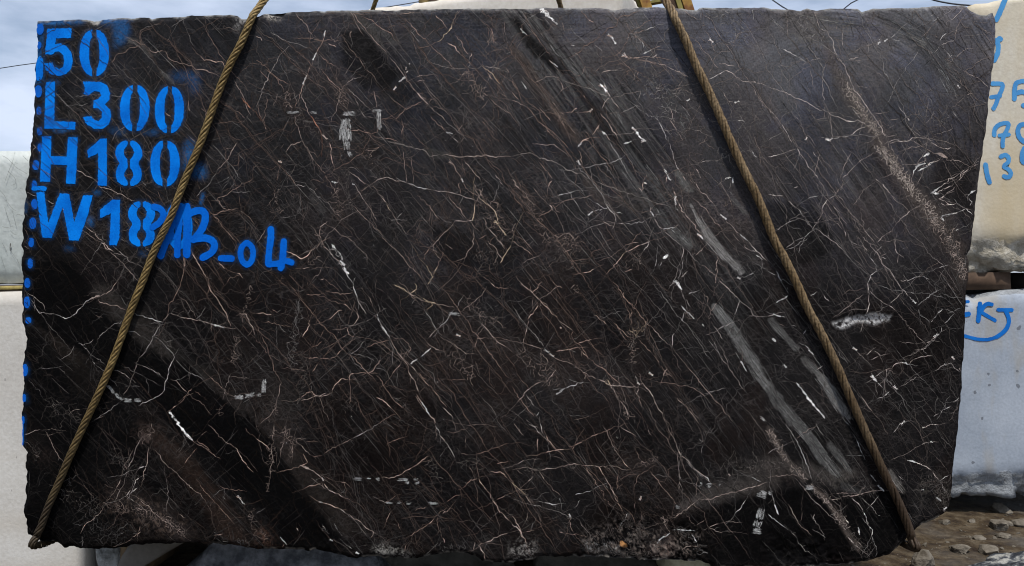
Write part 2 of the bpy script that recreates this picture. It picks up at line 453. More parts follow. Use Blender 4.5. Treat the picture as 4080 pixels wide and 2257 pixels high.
wedge([(752,200),(800,202),(828,226),(836,250),(800,268),(768,252)], 0.62, 4)
wedge([(895,20),(985,30),(986,100),(950,90),(920,60)], 0.25, 6)
wedge([(930,150),(978,165),(972,220),(940,200)], 0.6, 8)
wedge([(668,520),(712,508),(760,492),(802,484),(846,494),(905,488),(912,520),(880,560),(672,566)], 0.95, 3)
wedge([(560,75),(600,100),(640,160),(600,130)], 0.5, 3)
wedge([(880,310),(950,300),(945,380),(905,372)], 0.5, 8)
wedge([(600,300),(640,330),(650,360),(612,350)], 0.4, 6)
wedge([(500,300),(540,310),(560,350),(520,345)], 0.4, 6)
# spray paint mist
mist = np.zeros_like(X)
def spray(c, r, poly, soft, op):
    global mist
    pts = tl(c, r, poly)
    m = blur(inpoly(X, Y, pts).astype(float), soft)
    mist = np.maximum(mist, m * op)

TANB = (0.105, 0.082, 0.069)
band(3,0,"60,50 72,78 84,98 98,118 114,138", [7,9,10,9,9], TANB, .5, 1.0)
band(3,1,"108,4 118,14 128,30 142,48 155,62 168,78", [8,8,8,9,9,9], TANB, .55, 1.0)
band(3,1,"168,76 180,92 190,112 193,138", [12,13,13,11], (0.06,0.047,0.04), .6, 1.0)
band(3,3,"0,4 8,18 12,28 20,38 30,48 36,56", [2.5,3,3.5,4,4,3], TANB, .75, .8)
band(3,3,"44,62 56,74 64,84 74,98 80,112 90,124", [3,3,4,4,4,4], TANB, .7, .8)
spray(0,0,"362,210 445,210 430,560 352,800 345,800 345,560", 2, .45)
spray(0,0,"440,205 830,192 840,232 600,250 440,262", 2, .5)
spray(0,0,"1010,182 1280,178 1280,330 1230,420 1140,480 1135,250 1010,240", 3, .55)
spray(0,0,"1720,735 1960,730 1975,920 1910,920 1900,790 1720,790", 4, .42)
spray(0,0,"1400,1330 1570,1280 1570,1345", 2, .5); spray(0,0,"1080,1270 1250,1280 1240,1340 1100,1330", 3, .3)
spray(0,0,"415,805 600,805 590,830 420,835", 2, .5); spray(0,0,"345,560 440,560 425,830 345,830", 2, .5)
spray(0,0,"520,1285 740,1290 600,1325 540,1320", 1, .8)
spray(0,1,"1840,20 1900,-20 1950,60 1870,290 1830,290", 3, .55); spray(0,1,"1930,250 2040,230 2050,370 1900,360", 3, .5)
spray(0,1,"860,760 925,770 920,860 880,850", 2, .6); spray(0,1,"320,460 460,460 460,500 330,520", 1, .6)
spray(0,1,"930,495 1000,500 990,540 935,535", 2, .5); spray(0,1,"640,1060 740,1060 740,1090 650,1090", 2, .35)
spray(0,1,"1390,1110 1460,1115 1460,1145 1395,1145", 2, .5); spray(0,1,"235,600 270,620 265,720 238,720", 2, .5)
spray(0,1,"2010,520 2040,520 2010,640 1990,640", 1, .7)
spray(0,2,"222,820 275,830 270,950 225,960", 3, .3); spray(0,2,"225,1120 262,1120 262,1210 225,1210", 3, .3)

# ------------------------------------------------------------------ painted lettering on the block (glyph outlines in survey units)
def chaikin(pts, n=2, closed=True):
    pts = [tuple(p) for p in pts]
    for _ in range(n):
        q = []
        m = len(pts)
        for i in range(m if closed else m - 1):
            a, b = pts[i], pts[(i + 1) % m]
            q.append((a[0] * .75 + b[0] * .25, a[1] * .75 + b[1] * .25)); q.append((a[0] * .25 + b[0] * .75, a[1] * .25 + b[1] * .75))
        if not closed: q = [pts[0]] + q + [pts[-1]]
        pts = q
    return pts

def GL(c, r, s, smooth=0):
    p = tl(c, r, s)
    return chaikin(p, smooth) if smooth else p

def zero(c, r, x0, y0, x1, y1, lean=0):
    polys = []
    cx, cy, a, b = (x0 + x1) / 2, (y0 + y1) / 2, (x1 - x0) / 2, (y1 - y0) / 2
    for sgn in (-1, 1):
        out = []
        for i in range(25):
            t = math.radians(-84 + 168 * i / 24)
            out.append((cx + sgn * a * math.copysign(abs(math.cos(t)) ** .85, math.cos(t)), cy + b * math.sin(t)))
        inn = []
        for i in range(17):
            t = math.radians(76 - 152 * i / 16)
            inn.append((cx + sgn * a * .35 * abs(math.cos(t)) ** .55, cy + b * .68 * math.copysign(abs(math.sin(t)) ** .9, math.sin(t))))
        p = [(x + lean * (cy - y), y) for x, y in out + inn]
        polys.append([tl(c, r, "%f,%f" % q)[0] for q in p])
    return polys

def eight(c, r, x0, y0, x1, y1):
    h = [(.46,0),(.25,.03),(.07,.14),(.01,.28),(.06,.41),(.19,.5),(.07,.6),(.03,.74),(.08,.88),(.25,.97),(.46,1),(.46,.87),(.37,.82),(.33,.74),(.37,.66),(.46,.61),(.46,.42),(.36,.36),(.31,.27),(.36,.17),(.46,.12)]
    out = []
    for sgn in (0, 1):
        p = [(x0 + (1 - q[0] if sgn else q[0]) * (x1 - x0), y0 + q[1] * (y1 - y0)) for q in h]
        out.append(chaikin([tl(c, r, "%f,%f" % q)[0] for q in p], 2))
    return out

LINES = {
 '50': [GL(0,0,"470,285 715,280 708,378 558,380 548,442 600,432 660,458 710,525 726,610 705,690 650,742 580,758 500,738 455,692 437,630 520,622 540,662 590,688 625,670 640,610 630,550 592,512 558,515 520,543 450,540"),
        *zero(0,0,792,295,1086,760)],
 'L 300': [GL(0,0,"455,820 548,812 540,1205 752,1215 750,1290 440,1278"),
           GL(0,0,"826,812 1000,815 1065,850 1098,930 1085,1000 1045,1040 1095,1090 1109,1160 1085,1240 1020,1285 940,1282 870,1245 822,1168 910,1155 935,1192 980,1207 1015,1170 1015,1110 980,1078 928,1075 935,1000 980,985 1008,950 990,915 940,905 880,952 830,932 845,880"),
           *zero(0,0,1195,845,1490,1308,.02), *zero(0,0,1543,858,1833,1328,.02)],
 'H 180': [GL(0,1,"418,-45 512,-43 508,155 662,160 680,-35 772,-32 765,200 750,432 660,428 665,245 505,238 498,412 398,410"),
           GL(0,1,"1000,-18 1063,-20 1065,450 975,448 978,125 880,172 868,100"),
           *eight(0,1,1142,-5,1424,458), *zero(0,1,1497,0,1790,458,.01)],
 'W 180': [GL(0,1,"362,520 440,505 480,820 595,525 690,530 738,810 830,545 922,545 875,740 785,997 690,992 625,660 515,972 420,965"),
           GL(0,1,"1120,588 1195,590 1190,960 1160,1045 1090,1040 1105,725 1000,774 995,690"),
           *eight(0,1,1270,600,1552,1060), *zero(0,1,1640,620,1917,1080,-.02)],
}
# hand sprayed code: strokes (half width, points)
CODE = [(32,"1530,660 1600,675 1635,740 1600,810 1520,865"), (34,"1600,1150 1640,1050 1700,890 1750,760 1790,680"), (33,"1785,670 1790,800 1770,950 1765,1140"), (30,"1690,960 1770,950"),
        (38,"1862,660 1865,900 1860,1135"), (36,"1870,740 1950,695 2030,700 2052,760 2020,880 1930,985"), (35,"1920,985 2030,965 2115,990 2145,1050 2110,1120 2020,1165"),
        (32,"2200,1172 2310,1176"), (29,"2462,1018 2420,1040 2396,1090 2394,1150 2416,1210 2458,1238"), (29,"2454,1238 2496,1222 2520,1160 2522,1100 2504,1046 2456,1017")]
CODE4 = [(33,"147,884 150,960 130,1110 122,1225"), (30,"125,1235 230,1225 300,1195"), (33,"276,1006 270,1120 262,1215 248,1270"), (30,"280,1190 355,1215")]
DASHES = [(0,0,400,290,36,55),(0,0,390,450,22,36),(0,0,382,910,36,60),(0,0,388,1105,25,42),(0,0,395,1308,27,42),(0,1,395,70,20,40),(0,1,358,245,32,50),(0,1,342,445,26,48),(0,1,342,635,30,52),
          (0,1,327,825,34,58),(0,1,310,1015,27,47),(0,1,301,1225,26,50),(0,2,272,18,29,50),(0,2,268,212,30,58),(0,2,282,392,30,32),(0,2,250,887,28,62),(0,2,241,1165,19,40),(0,2,229,1385,15,42),(0,3,226,110,10,115)]

def disc(cx, cy, a, b, n=20, p=0.85):
    return [(cx + a * math.copysign(abs(math.cos(t)) ** p, math.cos(t)), cy + b * math.copysign(abs(math.sin(t)) ** p, math.sin(t))) for t in (2 * math.pi * i / n for i in range(n))]

def stroke(pts, hw, seed=0, rough=0.06, cap=6):
    """outline of a hand stroke with round ends"""
    pts = np.array(chaikin(pts, 3, closed=False))
    d = np.gradient(pts, axis=0); d /= np.linalg.norm(d, axis=1)[:, None] + 1e-9
    nrm = np.stack([-d[:, 1], d[:, 0]], 1)
    rs = np.random.RandomState(seed)
    w = hw * (1 + rough * (fbm(np.arange(len(pts)) / 3.0, np.zeros(len(pts)), seed + 5, 2) - .5) * 2)
    l = pts + nrm * w[:, None]; r = pts - nrm * w[:, None]
    capE = []
    for i in range(1, cap):
        t = math.pi * i / cap
        capE.append(pts[-1] + nrm[-1] * hw * math.cos(t) + d[-1] * hw * math.sin(t))
    capS = []
    for i in range(1, cap):
        t = math.pi * i / cap
        capS.append(pts[0] - nrm[0] * hw * math.cos(t) - d[0] * hw * math.sin(t))
    return [tuple(p) for p in list(l) + capE + list(r[::-1]) + capS]

DASH_P = [[tl(c, r, "%f,%f" % q)[0] for q in disc(x, y, a, b)] for c, r, x, y, a, b in DASHES]
DASH_P.append(GL(0,0,"395,548 425,580 434,640 424,804 352,802 354,700 362,610", 1))
CODE_P = []
for i, (w, s) in enumerate(CODE): CODE_P.append(stroke(tl(0,1,s), w * 0.1, i))
for i, (w, s) in enumerate(CODE4): CODE_P.append(stroke(tl(1,1,s), w * 0.1, 40 + i))

allp = np.zeros_like(X)
for polys in list(LINES.values()) + [CODE_P, DASH_P]:
    for p in polys: allp = np.maximum(allp, inpoly(X, Y, p))
mist = np.maximum(mist, np.clip(blur(allp, 2) * 0.5, 0, .5))
mist *= (0.7 + 0.5 * fbm(wx / 1.7, wy / 1.7, 141, 3)) * (0.55 + 0.85 * fbm(wx / 11, wy / 11, 151, 4))
paint(mist, (0.012, 0.125, 0.36), 1.0)

# bruised, crystalline and rough broken patches
def flecks(c, r, poly, soft, thr, col, op, f=1.6, seed=161):
    m = blur(inpoly(wx, wy, tl(c, r, poly)).astype(float), soft)
    n = fbm(X / f, Y / f, seed, 3) * .6 + fbm(X / (3.5 * f), Y / (3.5 * f), seed + 9, 3) * .4
    paint(m * sstep(thr, thr + .12, n), col, op)
flecks(3,2,"620,400 780,345 920,325 1100,330 1260,370 1240,410 1060,440 980,400 860,410 740,455 660,440", 1, .36, (.50,.49,.48), .95)
flecks(2,3,"1050,960 1200,880 1280,1000 1500,1050 1700,1040 1850,1100 1900,1250 1700,1370 1100,1330 800,1300 650,1250 750,1130", 5, .52, (.13,.105,.09), .8, 1.5)
flecks(2,3,"1380,1200 1600,1110 1580,1300 1450,1340", 4, .42, (.14,.10,.085), .75, 1.3)
flecks(2,3,"0,1200 220,1210 230,1340 0,1380", 4, .50, (.26,.24,.22), .85, 1.2)
flecks(2,3,"700,1220 1050,1230 1060,1310 720,1310", 3, .50, (.27,.26,.25), .85, 1.3)
flecks(1,3,"1140,1250 1300,1230 1600,1310 1600,1345 1150,1335", 2, .42, (.26,.245,.22), .8, 1.2)
flecks(1,3,"0,1000 150,1100 200,1230 0,1240", 4, .45, (.085,.045,.03), .8, 1.2)
flecks(3,3,"1480,600 1700,560 1840,700 1800,860 1600,800", 5, .50, (.07,.062,.052), .8, 1.4)
flecks(3,3,"620,560 860,480 860,560 700,640", 4, .48, (.075,.068,.058), .8, 1.3)
flecks(3,3,"0,330 130,330 330,520 200,540 0,560", 6, .5, (.06,.05,.043), .7, 1.3)
flecks(2,3,"1850,500 2100,380 2550,380 2550,600 2200,650", 8, .5, (.045,.039,.035), .7, 1.3)
flecks(0,3,"1000,650 1500,780 1900,1150 1700,1150 1200,900", 8, .53, (.12,.085,.065), .8, 1.4)
flecks(0,3,"300,300 460,280 460,380 330,380", 6, .5, (.05,.035,.03), .7, 1.3)
flecks(0,3,"1300,0 1640,0 1540,220 1380,220", 6, .48, (.06,.042,.036), .8, 1.4)
flecks(3,0,"150,90 560,110 620,400 480,560 180,420", 10, .50, (.14,.13,.115), .7, 1.3)
flecks(3,0,"560,60 1900,50 1500,160 900,140", 4, .52, (.15,.145,.135), .6, 1.4)
flecks(3,0,"1800,520 1900,600 1880,780 1820,760", 4, .5, (.12,.11,.10), .7, 1.2)
flecks(2,0,"900,75 1850,75 1800,130 1000,130", 2, .47, (.20,.19,.18), .75, 1.5)
flecks(1,0,"80,130 230,125 230,190 130,180", 2, .42, (.36,.33,.29), .9, 1.2)
flecks(0,0,"920,200 1000,195 1000,260 940,250", 1, .4, (.35,.33,.30), .9, 1.2); flecks(0,0,"2380,180 2490,180 2400,330 2360,320", 2, .45, (.25,.24,.23), .8, 1.3)
# chipped bright rims along the top edge
rim = sstep(2.6, 0.4, Y - f_top(X)) * sstep(.40, .62, fbm(X / 9, Y * 0, 171, 3))
paint(rim, (.25, .245, .235), .75)
rimb = sstep(3.0, 0.5, f_bot(X) - Y) * sstep(.45, .62, fbm(X / 7, Y * 0, 181, 3)) * sstep(170, 260, X)
paint(rimb, (.16, .145, .125), .6)
ORANGE = segd(X, Y, tl(2,3,"1100,1205 1125,1225")) 
paint(sstep(3.0, 1.6, ORANGE + 1.5 * (fbm(X / 1.5, Y / 1.5, 191, 2) - .5)), (.42, .2, .075), .95)

ROUGH = np.zeros_like(X)
for c, r, poly, sft in ((2,3,"1050,900 1250,880 1700,1030 1880,1100 1950,1390 600,1350 700,1130",9), (3,2,"620,400 920,325 1260,370 1240,410 740,455",4), (1,0,"80,125 290,115 290,190 130,180",3),
                    (0,3,"215,980 500,1080 640,1240 240,1140",8), (3,3,"0,1150 500,1180 900,1330 800,1430 0,1430",9)):
    ROUGH = np.maximum(ROUGH, blur(inpoly(X, Y, tl(c, r, poly)).astype(float), sft))
edge = np.minimum(np.minimum(X - f_left(Y), f_right(Y) - X), np.minimum(Y - f_top(X), f_bot(X) - Y))
DEP = ROUGH * 0.022 * fbm(X / 8, Y / 8, 201, 4) + 0.012 * sstep(5, 0, edge) * fbm(X / 12, Y / 12, 211, 3)

# mesh of the block: sawn face as a fine grid, four rough sides and a back
WXc = (X - 512.0) * KP; WZc = CZ - (Y - 283.0) * KP
front = np.stack([WXc, DEP, WZc], -1).reshape(-1, 3)
idx = np.arange(NU * NV).reshape(NV, NU)
quads = [np.stack([idx[:-1, :-1], idx[1:, :-1], idx[1:, 1:], idx[:-1, 1:]], -1).reshape(-1, 4)]
ring = np.concatenate([idx[0, :], idx[1:, -1], idx[-1, -2::-1], idx[-2:0:-1, 0]])
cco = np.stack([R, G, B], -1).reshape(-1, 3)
cco = np.concatenate([np.clip(cco, 0.0008, 0.8), np.clip((.06 + .95 * film_light) * (1 - .8 * WEDGE), 0, 1).reshape(-1, 1)], 1)
ringp = front[ring]; ringc = cco[ring]
nr = len(ring)
layers = [0.012, 0.05, 0.25, 0.6, 1.0, 1.4, 1.78, 1.84]
co = [front]; cc = [cco]; off = NU * NV
prev = ring
cx0, cz0 = ringp[:, 0].mean(), ringp[:, 2].mean()
for k, yy in enumerate(layers):
    p = ringp.copy()
    a = np.arange(nr)
    n1 = fbm(a / 25.0, a * 0 + yy * 3.1, 221, 4) - 0.55
    p[:, 1] = yy + 0.01 * n1 * (k > 0)
    shrink = 0.03 * n1 * min(1, yy * 4) - (0.02 if k == 7 else 0)
    d = np.stack([p[:, 0] - cx0, p[:, 2] - cz0], 1)
    d /= np.abs(d).max(axis=1)[:, None] + 1e-6
    p[:, 0] += d[:, 0] * shrink; p[:, 2] += d[:, 1] * shrink
    co.append(p); cc.append(np.tile(np.array([.03, .028, .027, .3]), (nr, 1)) * (0.6 + 0.8 * fbm(a / 9.0, a * 0 + yy * 9, 231, 4))[:, None])
    cur = np.arange(off, off + nr); off += nr
    quads.append(np.stack([prev, np.roll(prev, -1), np.roll(cur, -1), cur], -1))
    prev = cur
co = np.concatenate(co); cc = np.concatenate(cc)
# back: a fan of quads between opposite halves of the ring
h = nr // 2
i = np.arange(h - 1)
bq = np.stack([prev[i], prev[i + 1], prev[nr - 2 - i], prev[nr - 1 - i]], -1)
quads.append(bq)
bme = mesh_np('marble_block', co, np.concatenate(quads))
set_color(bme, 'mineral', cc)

m, nt, n, l, b = new_mat('dark_marble')
tc = n.new('ShaderNodeTexCoord')
at = n.new('ShaderNodeAttribute'); at.attribute_name = 'mineral'
ns = n.new('ShaderNodeTexNoise'); ns.inputs['Scale'].default_value = 160; ns.inputs['Detail'].default_value = 4
l.new(tc.outputs['Object'], ns.inputs['Vector'])
mr = n.new('ShaderNodeMapRange'); mr.inputs['From Min'].default_value = .3; mr.inputs['From Max'].default_value = .7; mr.inputs['To Min'].default_value = .65; mr.inputs['To Max'].default_value = 1.35
l.new(ns.outputs['Fac'], mr.inputs['Value'])
mx = n.new('ShaderNodeMixRGB'); mx.blend_type = 'MULTIPLY'; mx.inputs['Fac'].default_value = 1
l.new(at.outputs['Color'], mx.inputs['Color1']); l.new(mr.outputs['Result'], mx.inputs['Color2'])
col = mx.outputs['Color']
# hairline crackle: warped cell borders at two sizes, only where the stone is brecciated
def crackle(scale, width, seedloc, lo, hi, tint, op, mscale):
    global col
    mp = n.new('ShaderNodeMapping'); mp.inputs['Location'].default_value = seedloc
    mp.inputs['Rotation'].default_value = (0, math.radians(50), 0); mp.inputs['Scale'].default_value = (1, 0.02, 1.7)
    l.new(tc.outputs['Object'], mp.inputs['Vector'])
    wn_ = n.new('ShaderNodeTexNoise'); wn_.inputs['Scale'].default_value = scale * 0.55; wn_.inputs['Detail'].default_value = 4
    l.new(mp.outputs['Vector'], wn_.inputs['Vector'])
    su = n.new('ShaderNodeVectorMath'); su.operation = 'MULTIPLY_ADD'
    su.inputs[1].default_value = (2.4 / scale,) * 3
    l.new(wn_.outputs['Color'], su.inputs[0]); l.new(mp.outputs['Vector'], su.inputs[2])
    vo = n.new('ShaderNodeTexVoronoi'); vo.feature = 'DISTANCE_TO_EDGE'; vo.inputs['Scale'].default_value = scale
    l.new(su.outputs[0], vo.inputs['Vector'])
    r1 = n.new('ShaderNodeMapRange'); r1.inputs['From Min'].default_value = 0; r1.inputs['From Max'].default_value = width; r1.inputs['To Min'].default_value = 1; r1.inputs['To Max'].default_value = 0
    l.new(vo.outputs['Distance'], r1.inputs['Value'])
    mk = n.new('ShaderNodeTexNoise'); mk.inputs['Scale'].default_value = mscale; mk.inputs['Detail'].default_value = 5
    l.new(mp.outputs['Vector'], mk.inputs['Vector'])
    r2 = n.new('ShaderNodeMapRange'); r2.inputs['From Min'].default_value = lo; r2.inputs['From Max'].default_value = hi; r2.inputs['To Max'].default_value = op
    l.new(mk.outputs['Fac'], r2.inputs['Value'])
    mu = n.new('ShaderNodeMath'); mu.operation = 'MULTIPLY'
    l.new(r1.outputs['Result'], mu.inputs[0]); l.new(r2.outputs['Result'], mu.inputs[1])
    mf = n.new('ShaderNodeMath'); mf.operation = 'MULTIPLY'
    l.new(mu.outputs[0], mf.inputs[0]); l.new(at.outputs['Alpha'], mf.inputs[1]); mu = mf
    mxx = n.new('ShaderNodeMixRGB'); mxx.inputs['Color2'].default_value = (*tint, 1)
    l.new(mu.outputs[0], mxx.inputs['Fac']); l.new(col, mxx.inputs['Color1'])
    col = mxx.outputs['Color']
crackle(11, .03, (3, 0, 7), .40, .64, (.17, .15, .14), .6, 5)
crackle(26, .055, (9, 0, 2), .43, .66, (.15, .130, .12), .62, 4)
crackle(55, .09, (1, 0, 5), .46, .68, (.14, .117, .106), .55, 3)
l.new(col, b.inputs['Base Color'])
b.inputs['Roughness'].default_value = 0.6
b.inputs['Specular IOR Level'].default_value = 0.03
bp = n.new('ShaderNodeBump'); bp.inputs['Strength'].default_value = 0.12; bp.inputs['Distance'].default_value = 0.004
l.new(ns.outputs['Fac'], bp.inputs['Height']); l.new(bp.outputs['Normal'], b.inputs['Normal'])
M_MARBLE = m

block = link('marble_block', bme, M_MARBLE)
tag(block, 'huge dark brown-black veined marble block with blue stencilled numbers, filling the picture', 'stone block')

# ------------------------------------------------------------------ veins: calcite lines lying in the sawn face
def depth_at(x, y):
    """depth of the face under render pixels (nearest grid vertex)"""
    x = np.asarray(x, float); y = np.asarray(y, float)
    vv = np.clip((y - f_top(x)) / (f_bot(x) - f_top(x)), 0, 1); uu = np.clip((x - f_left(y)) / (f_right(y) - f_left(y)), 0, 1)
    return DEP[np.rint(vv * (NV - 1)).astype(int), np.rint(uu * (NU - 1)).astype(int)]

TONE = {'W': (.60, .565, .54), 'G': (.26, .238, .225), 'D': (.125, .114, .109), 'P': (.36, .28, .24), 'Y': (.47, .36, .25), 'O': (.34, .16, .10), 'L': (.19, .165, .148)}
V_co, V_q, V_cc = [], [], []
nvert = 0
rs = np.random.RandomState(12345)
rank = 0

def ribbon(pts, w, tone, taper=True, wob=0.35, bright=1.0, step_=1.5):
    """pts: render pixels; w: full width in pixels"""
    global nvert, rank
    pts = np.asarray(pts, float)
    if len(pts) < 2: return
    ok = inside(pts[:, 0], pts[:, 1], 1.2)
    if not ok.all():
        # keep the longest run inside
        best, cur, bs, s = 0, 0, 0, 0
        for k, o in enumerate(ok):
            if o:
                if cur == 0: s = k
                cur += 1
                if cur > best: best, bs = cur, s
            else: cur = 0
        if best < 2: return
        pts = pts[bs:bs + best]
    d = np.gradient(pts, axis=0); d /= np.linalg.norm(d, axis=1)[:, None] + 1e-9
    nn = np.stack([-d[:, 1], d[:, 0]], 1)
    m_ = len(pts); t = np.linspace(0, 1, m_)
    ww = w * 0.5 * (1 + wob * (rs.rand(m_) * 2 - 1))
    if taper == 'eye': ww = ww * (np.sin(np.pi * np.clip(t, .06, .94)) ** .42)
    elif taper: ww = ww * np.clip(np.minimum(t, 1 - t) * 6 + .12, 0, 1)
    sw = 0.62 + 0.76 * vn(np.arange(m_) * step_ / 5.0 + rank * 3.7, np.full(m_, rank * 1.3), 333)
    ww = ww * sw
    a = pts + nn * ww[:, None]; c = pts - nn * ww[:, None]
    rank += 1
    lift = 0.00006 + 0.00035 * ((rank * 0.6180339887) % 1.0) + 0.0000003 * (rank % 97)
    y = depth_at(pts[:, 0], pts[:, 1]) - lift
    if np.any(y > 0.001): y = y - 0.0012
    A = np.stack([(a[:, 0] - 512) * KP, y, CZ - (a[:, 1] - 283) * KP], 1)
    Bq = np.stack([(c[:, 0] - 512) * KP, y, CZ - (c[:, 1] - 283) * KP], 1)
    V_co.append(np.concatenate([A, Bq]))
    i = np.arange(m_ - 1) + nvert
    V_q.append(np.stack([i, i + 1, i + 1 + m_, i + m_], -1))
    base = np.array(TONE[tone]) if isinstance(tone, str) else np.array(tone)
    f = bright * (0.75 + 0.5 * rs.rand(m_)) * (0.5 + 0.95 * vn(np.arange(m_) * step_ / 7.0 + rank * 5.1, np.full(m_, rank * 2.3), 334))
    cl = base[None, :] * f[:, None]
    V_cc.append(np.concatenate([cl, cl]))
    nvert += 2 * m_

def grid_at(a, x, y):
    vv = min(1, max(0, (y - float(f_top(x))) / float(f_bot(x) - f_top(x)))); uu = min(1, max(0, (x - float(f_left(y))) / float(f_right(y) - f_left(y))))
    return float(a[int(round(vv * (NV - 1))), int(round(uu * (NU - 1)))])

def crinkle(pts, amp=0.10, step=1.6):
    """midpoint displacement of a traced polyline"""
    p = [np.array(q, float) for q in pts]
    while True:
        L = [np.linalg.norm(p[i + 1] - p[i]) for i in range(len(p) - 1)]
        if max(L) <= step * 2: break
        q = [p[0]]
        for i in range(len(p) - 1):
            if L[i] > step * 2:
                d = p[i + 1] - p[i]
                q.append((p[i] + p[i + 1]) / 2 + np.array([-d[1], d[0]]) * amp * rs.randn() * (.30 if L[i] > 18 else (.65 if L[i] > 8 else 1.25)))
            q.append(p[i + 1])
        p = q
    p = np.array(p)
    if len(p) > 2: p[1:-1] += rs.randn(len(p) - 2, 2) * .2
    return p

def walk(x, y, ang, length, wig=0.5, step=1.6, pull=0.25):
    n_ = max(3, int(length / step)); p = [(x, y)]; a = ang
    for _ in range(n_):
        a += rs.randn() * wig; a += (ang - a) * pull
        x += math.cos(a) * step; y += math.sin(a) * step; p.append((x, y))
    return np.array(p)

from mathutils.geometry import delaunay_2d_cdt
def voronoi(pts):
    """edges between the circumcentres of neighbouring Delaunay triangles"""
    vs, es, fs = delaunay_2d_cdt([Vector(p) for p in pts], [], [], 0, 1e-6)[:3]
    cc_ = []
    em = {}
    for i, f in enumerate(fs):
        (ax_, ay_), (bx_, by_), (cx_, cy_) = (vs[k] for k in f[:3])
        d = 2 * (ax_ * (by_ - cy_) + bx_ * (cy_ - ay_) + cx_ * (ay_ - by_))
        if abs(d) < 1e-9: d = 1e-9
        a2, b2, c2 = ax_ * ax_ + ay_ * ay_, bx_ * bx_ + by_ * by_, cx_ * cx_ + cy_ * cy_
        cc_.append(((a2 * (by_ - cy_) + b2 * (cy_ - ay_) + c2 * (ay_ - by_)) / d, (a2 * (cx_ - bx_) + b2 * (ax_ - cx_) + c2 * (bx_ - ax_)) / d))
        for k in range(3):
            em.setdefault(tuple(sorted((f[k], f[(k + 1) % 3]))), []).append(i)
    return cc_, [tuple(v_) for v_ in em.values() if len(v_) == 2]

def lace(c, r, s, w, tone='L', dens=1.0, cell=None):
    """reticulate zone: a net of tiny crooked cells filling a band of half width w, ragged and loose at its rim"""
    pts = tl(c, r, s, 1.0)
    strong = not isinstance(tone, str)
    cell = cell or (2.6 if strong else 4.2 / math.sqrt(max(.5, dens)))
    P_, lens = [], [math.dist(pts[i], pts[i + 1]) for i in range(len(pts) - 1)]
    for k, L in enumerate(lens):
        (x0, y0), (x1, y1) = pts[k], pts[k + 1]
        for _ in range(max(4, int(L * w * 2.6 / (cell * cell)))):
            t = rs.rand(); o = rs.randn() * w * .62
            P_.append((x0 + (x1 - x0) * t - (y1 - y0) / L * o + rs.randn() * .8, y0 + (y1 - y0) * t + (x1 - x0) / L * o + rs.randn() * .8))
    if len(P_) < 6: return
    cc_, ed = voronoi(P_)
    for i, j in ed:
        a, b_ = cc_[i], cc_[j]
        L = math.dist(a, b_)
        if L > cell * 4 or L < .25: continue
        mx_, my_ = (a[0] + b_[0]) / 2, (a[1] + b_[1]) / 2
        d = min(float(segd(np.array([mx_]), np.array([my_]), pts[k:k + 2])[0]) for k in range(len(lens))) / w
        if d > 1.5 or rs.rand() < .12 + .38 * d: continue
        br = (1.15 - .35 * d) * (.35 + .8 * rs.rand()) if strong else (.30 + .75 * rs.rand() ** 1.5) * (.5 + .5 * float(film_light_at(mx_, my_)))
        ribbon(crinkle([a, b_], .10, .9), (.62 if strong else .46) * (.6 + .7 * rs.rand()), tone, taper=False, bright=br, step_=.9)

def scrape(pts, w, along=None):
    """chalky tool mark: a bundle of short broken scratches"""
    (x0, y0), (x1, y1) = pts[0], pts[-1]
    L = math.hypot(x1 - x0, y1 - y0); dx, dy = (x1 - x0) / L, (y1 - y0) / L
    for _ in range(int(w * 4.2 * max(1, L / 6))):
        o = (rs.rand() - .5) * w; t0 = rs.rand() * L * .8; ln = 1.5 + rs.rand() * min(L, 7)
        p = [(x0 + dx * (t0 + q * ln) - dy * o + rs.randn() * .15, y0 + dy * (t0 + q * ln) + dx * o + rs.randn() * .15) for q in (0, .33, .66, 1) if t0 + q * ln <= L]
        if len(p) > 1: ribbon(p, .35 + .6 * rs.rand(), (.36, .355, .345), bright=.4 + .75 * rs.rand(), wob=.9)

def grain(c, r, s, w, tone=(.17, .165, .157), dens=1.0):
    """streaky calcite: long parallel threads following the band"""
    pts = tl(c, r, s, 1.0)
    seg_ = [math.dist(pts[i], pts[i + 1]) for i in range(len(pts) - 1)]; tot = sum(seg_)
    for _ in range(int(tot * w * .065 * dens)):
        t0 = rs.rand() * tot; ln = 4 + 26 * rs.rand() ** 1.5; o = rs.randn() * w * .42
        p = []
        for q in np.arange(t0, min(tot, t0 + ln), 2.2):
            k = 0; d = q
            while k < len(seg_) - 1 and d > seg_[k]: d -= seg_[k]; k += 1
            f = d / seg_[k]; (x0, y0), (x1, y1) = pts[k], pts[k + 1]
            p.append((x0 + (x1 - x0) * f - (y1 - y0) / seg_[k] * o + rs.randn() * .12, y0 + (y1 - y0) * f + (x1 - x0) / seg_[k] * o + rs.randn() * .12))
        if len(p) > 1: ribbon(p, .3 + .45 * rs.rand(), tone, bright=.3 + .75 * rs.rand(), wob=.5)
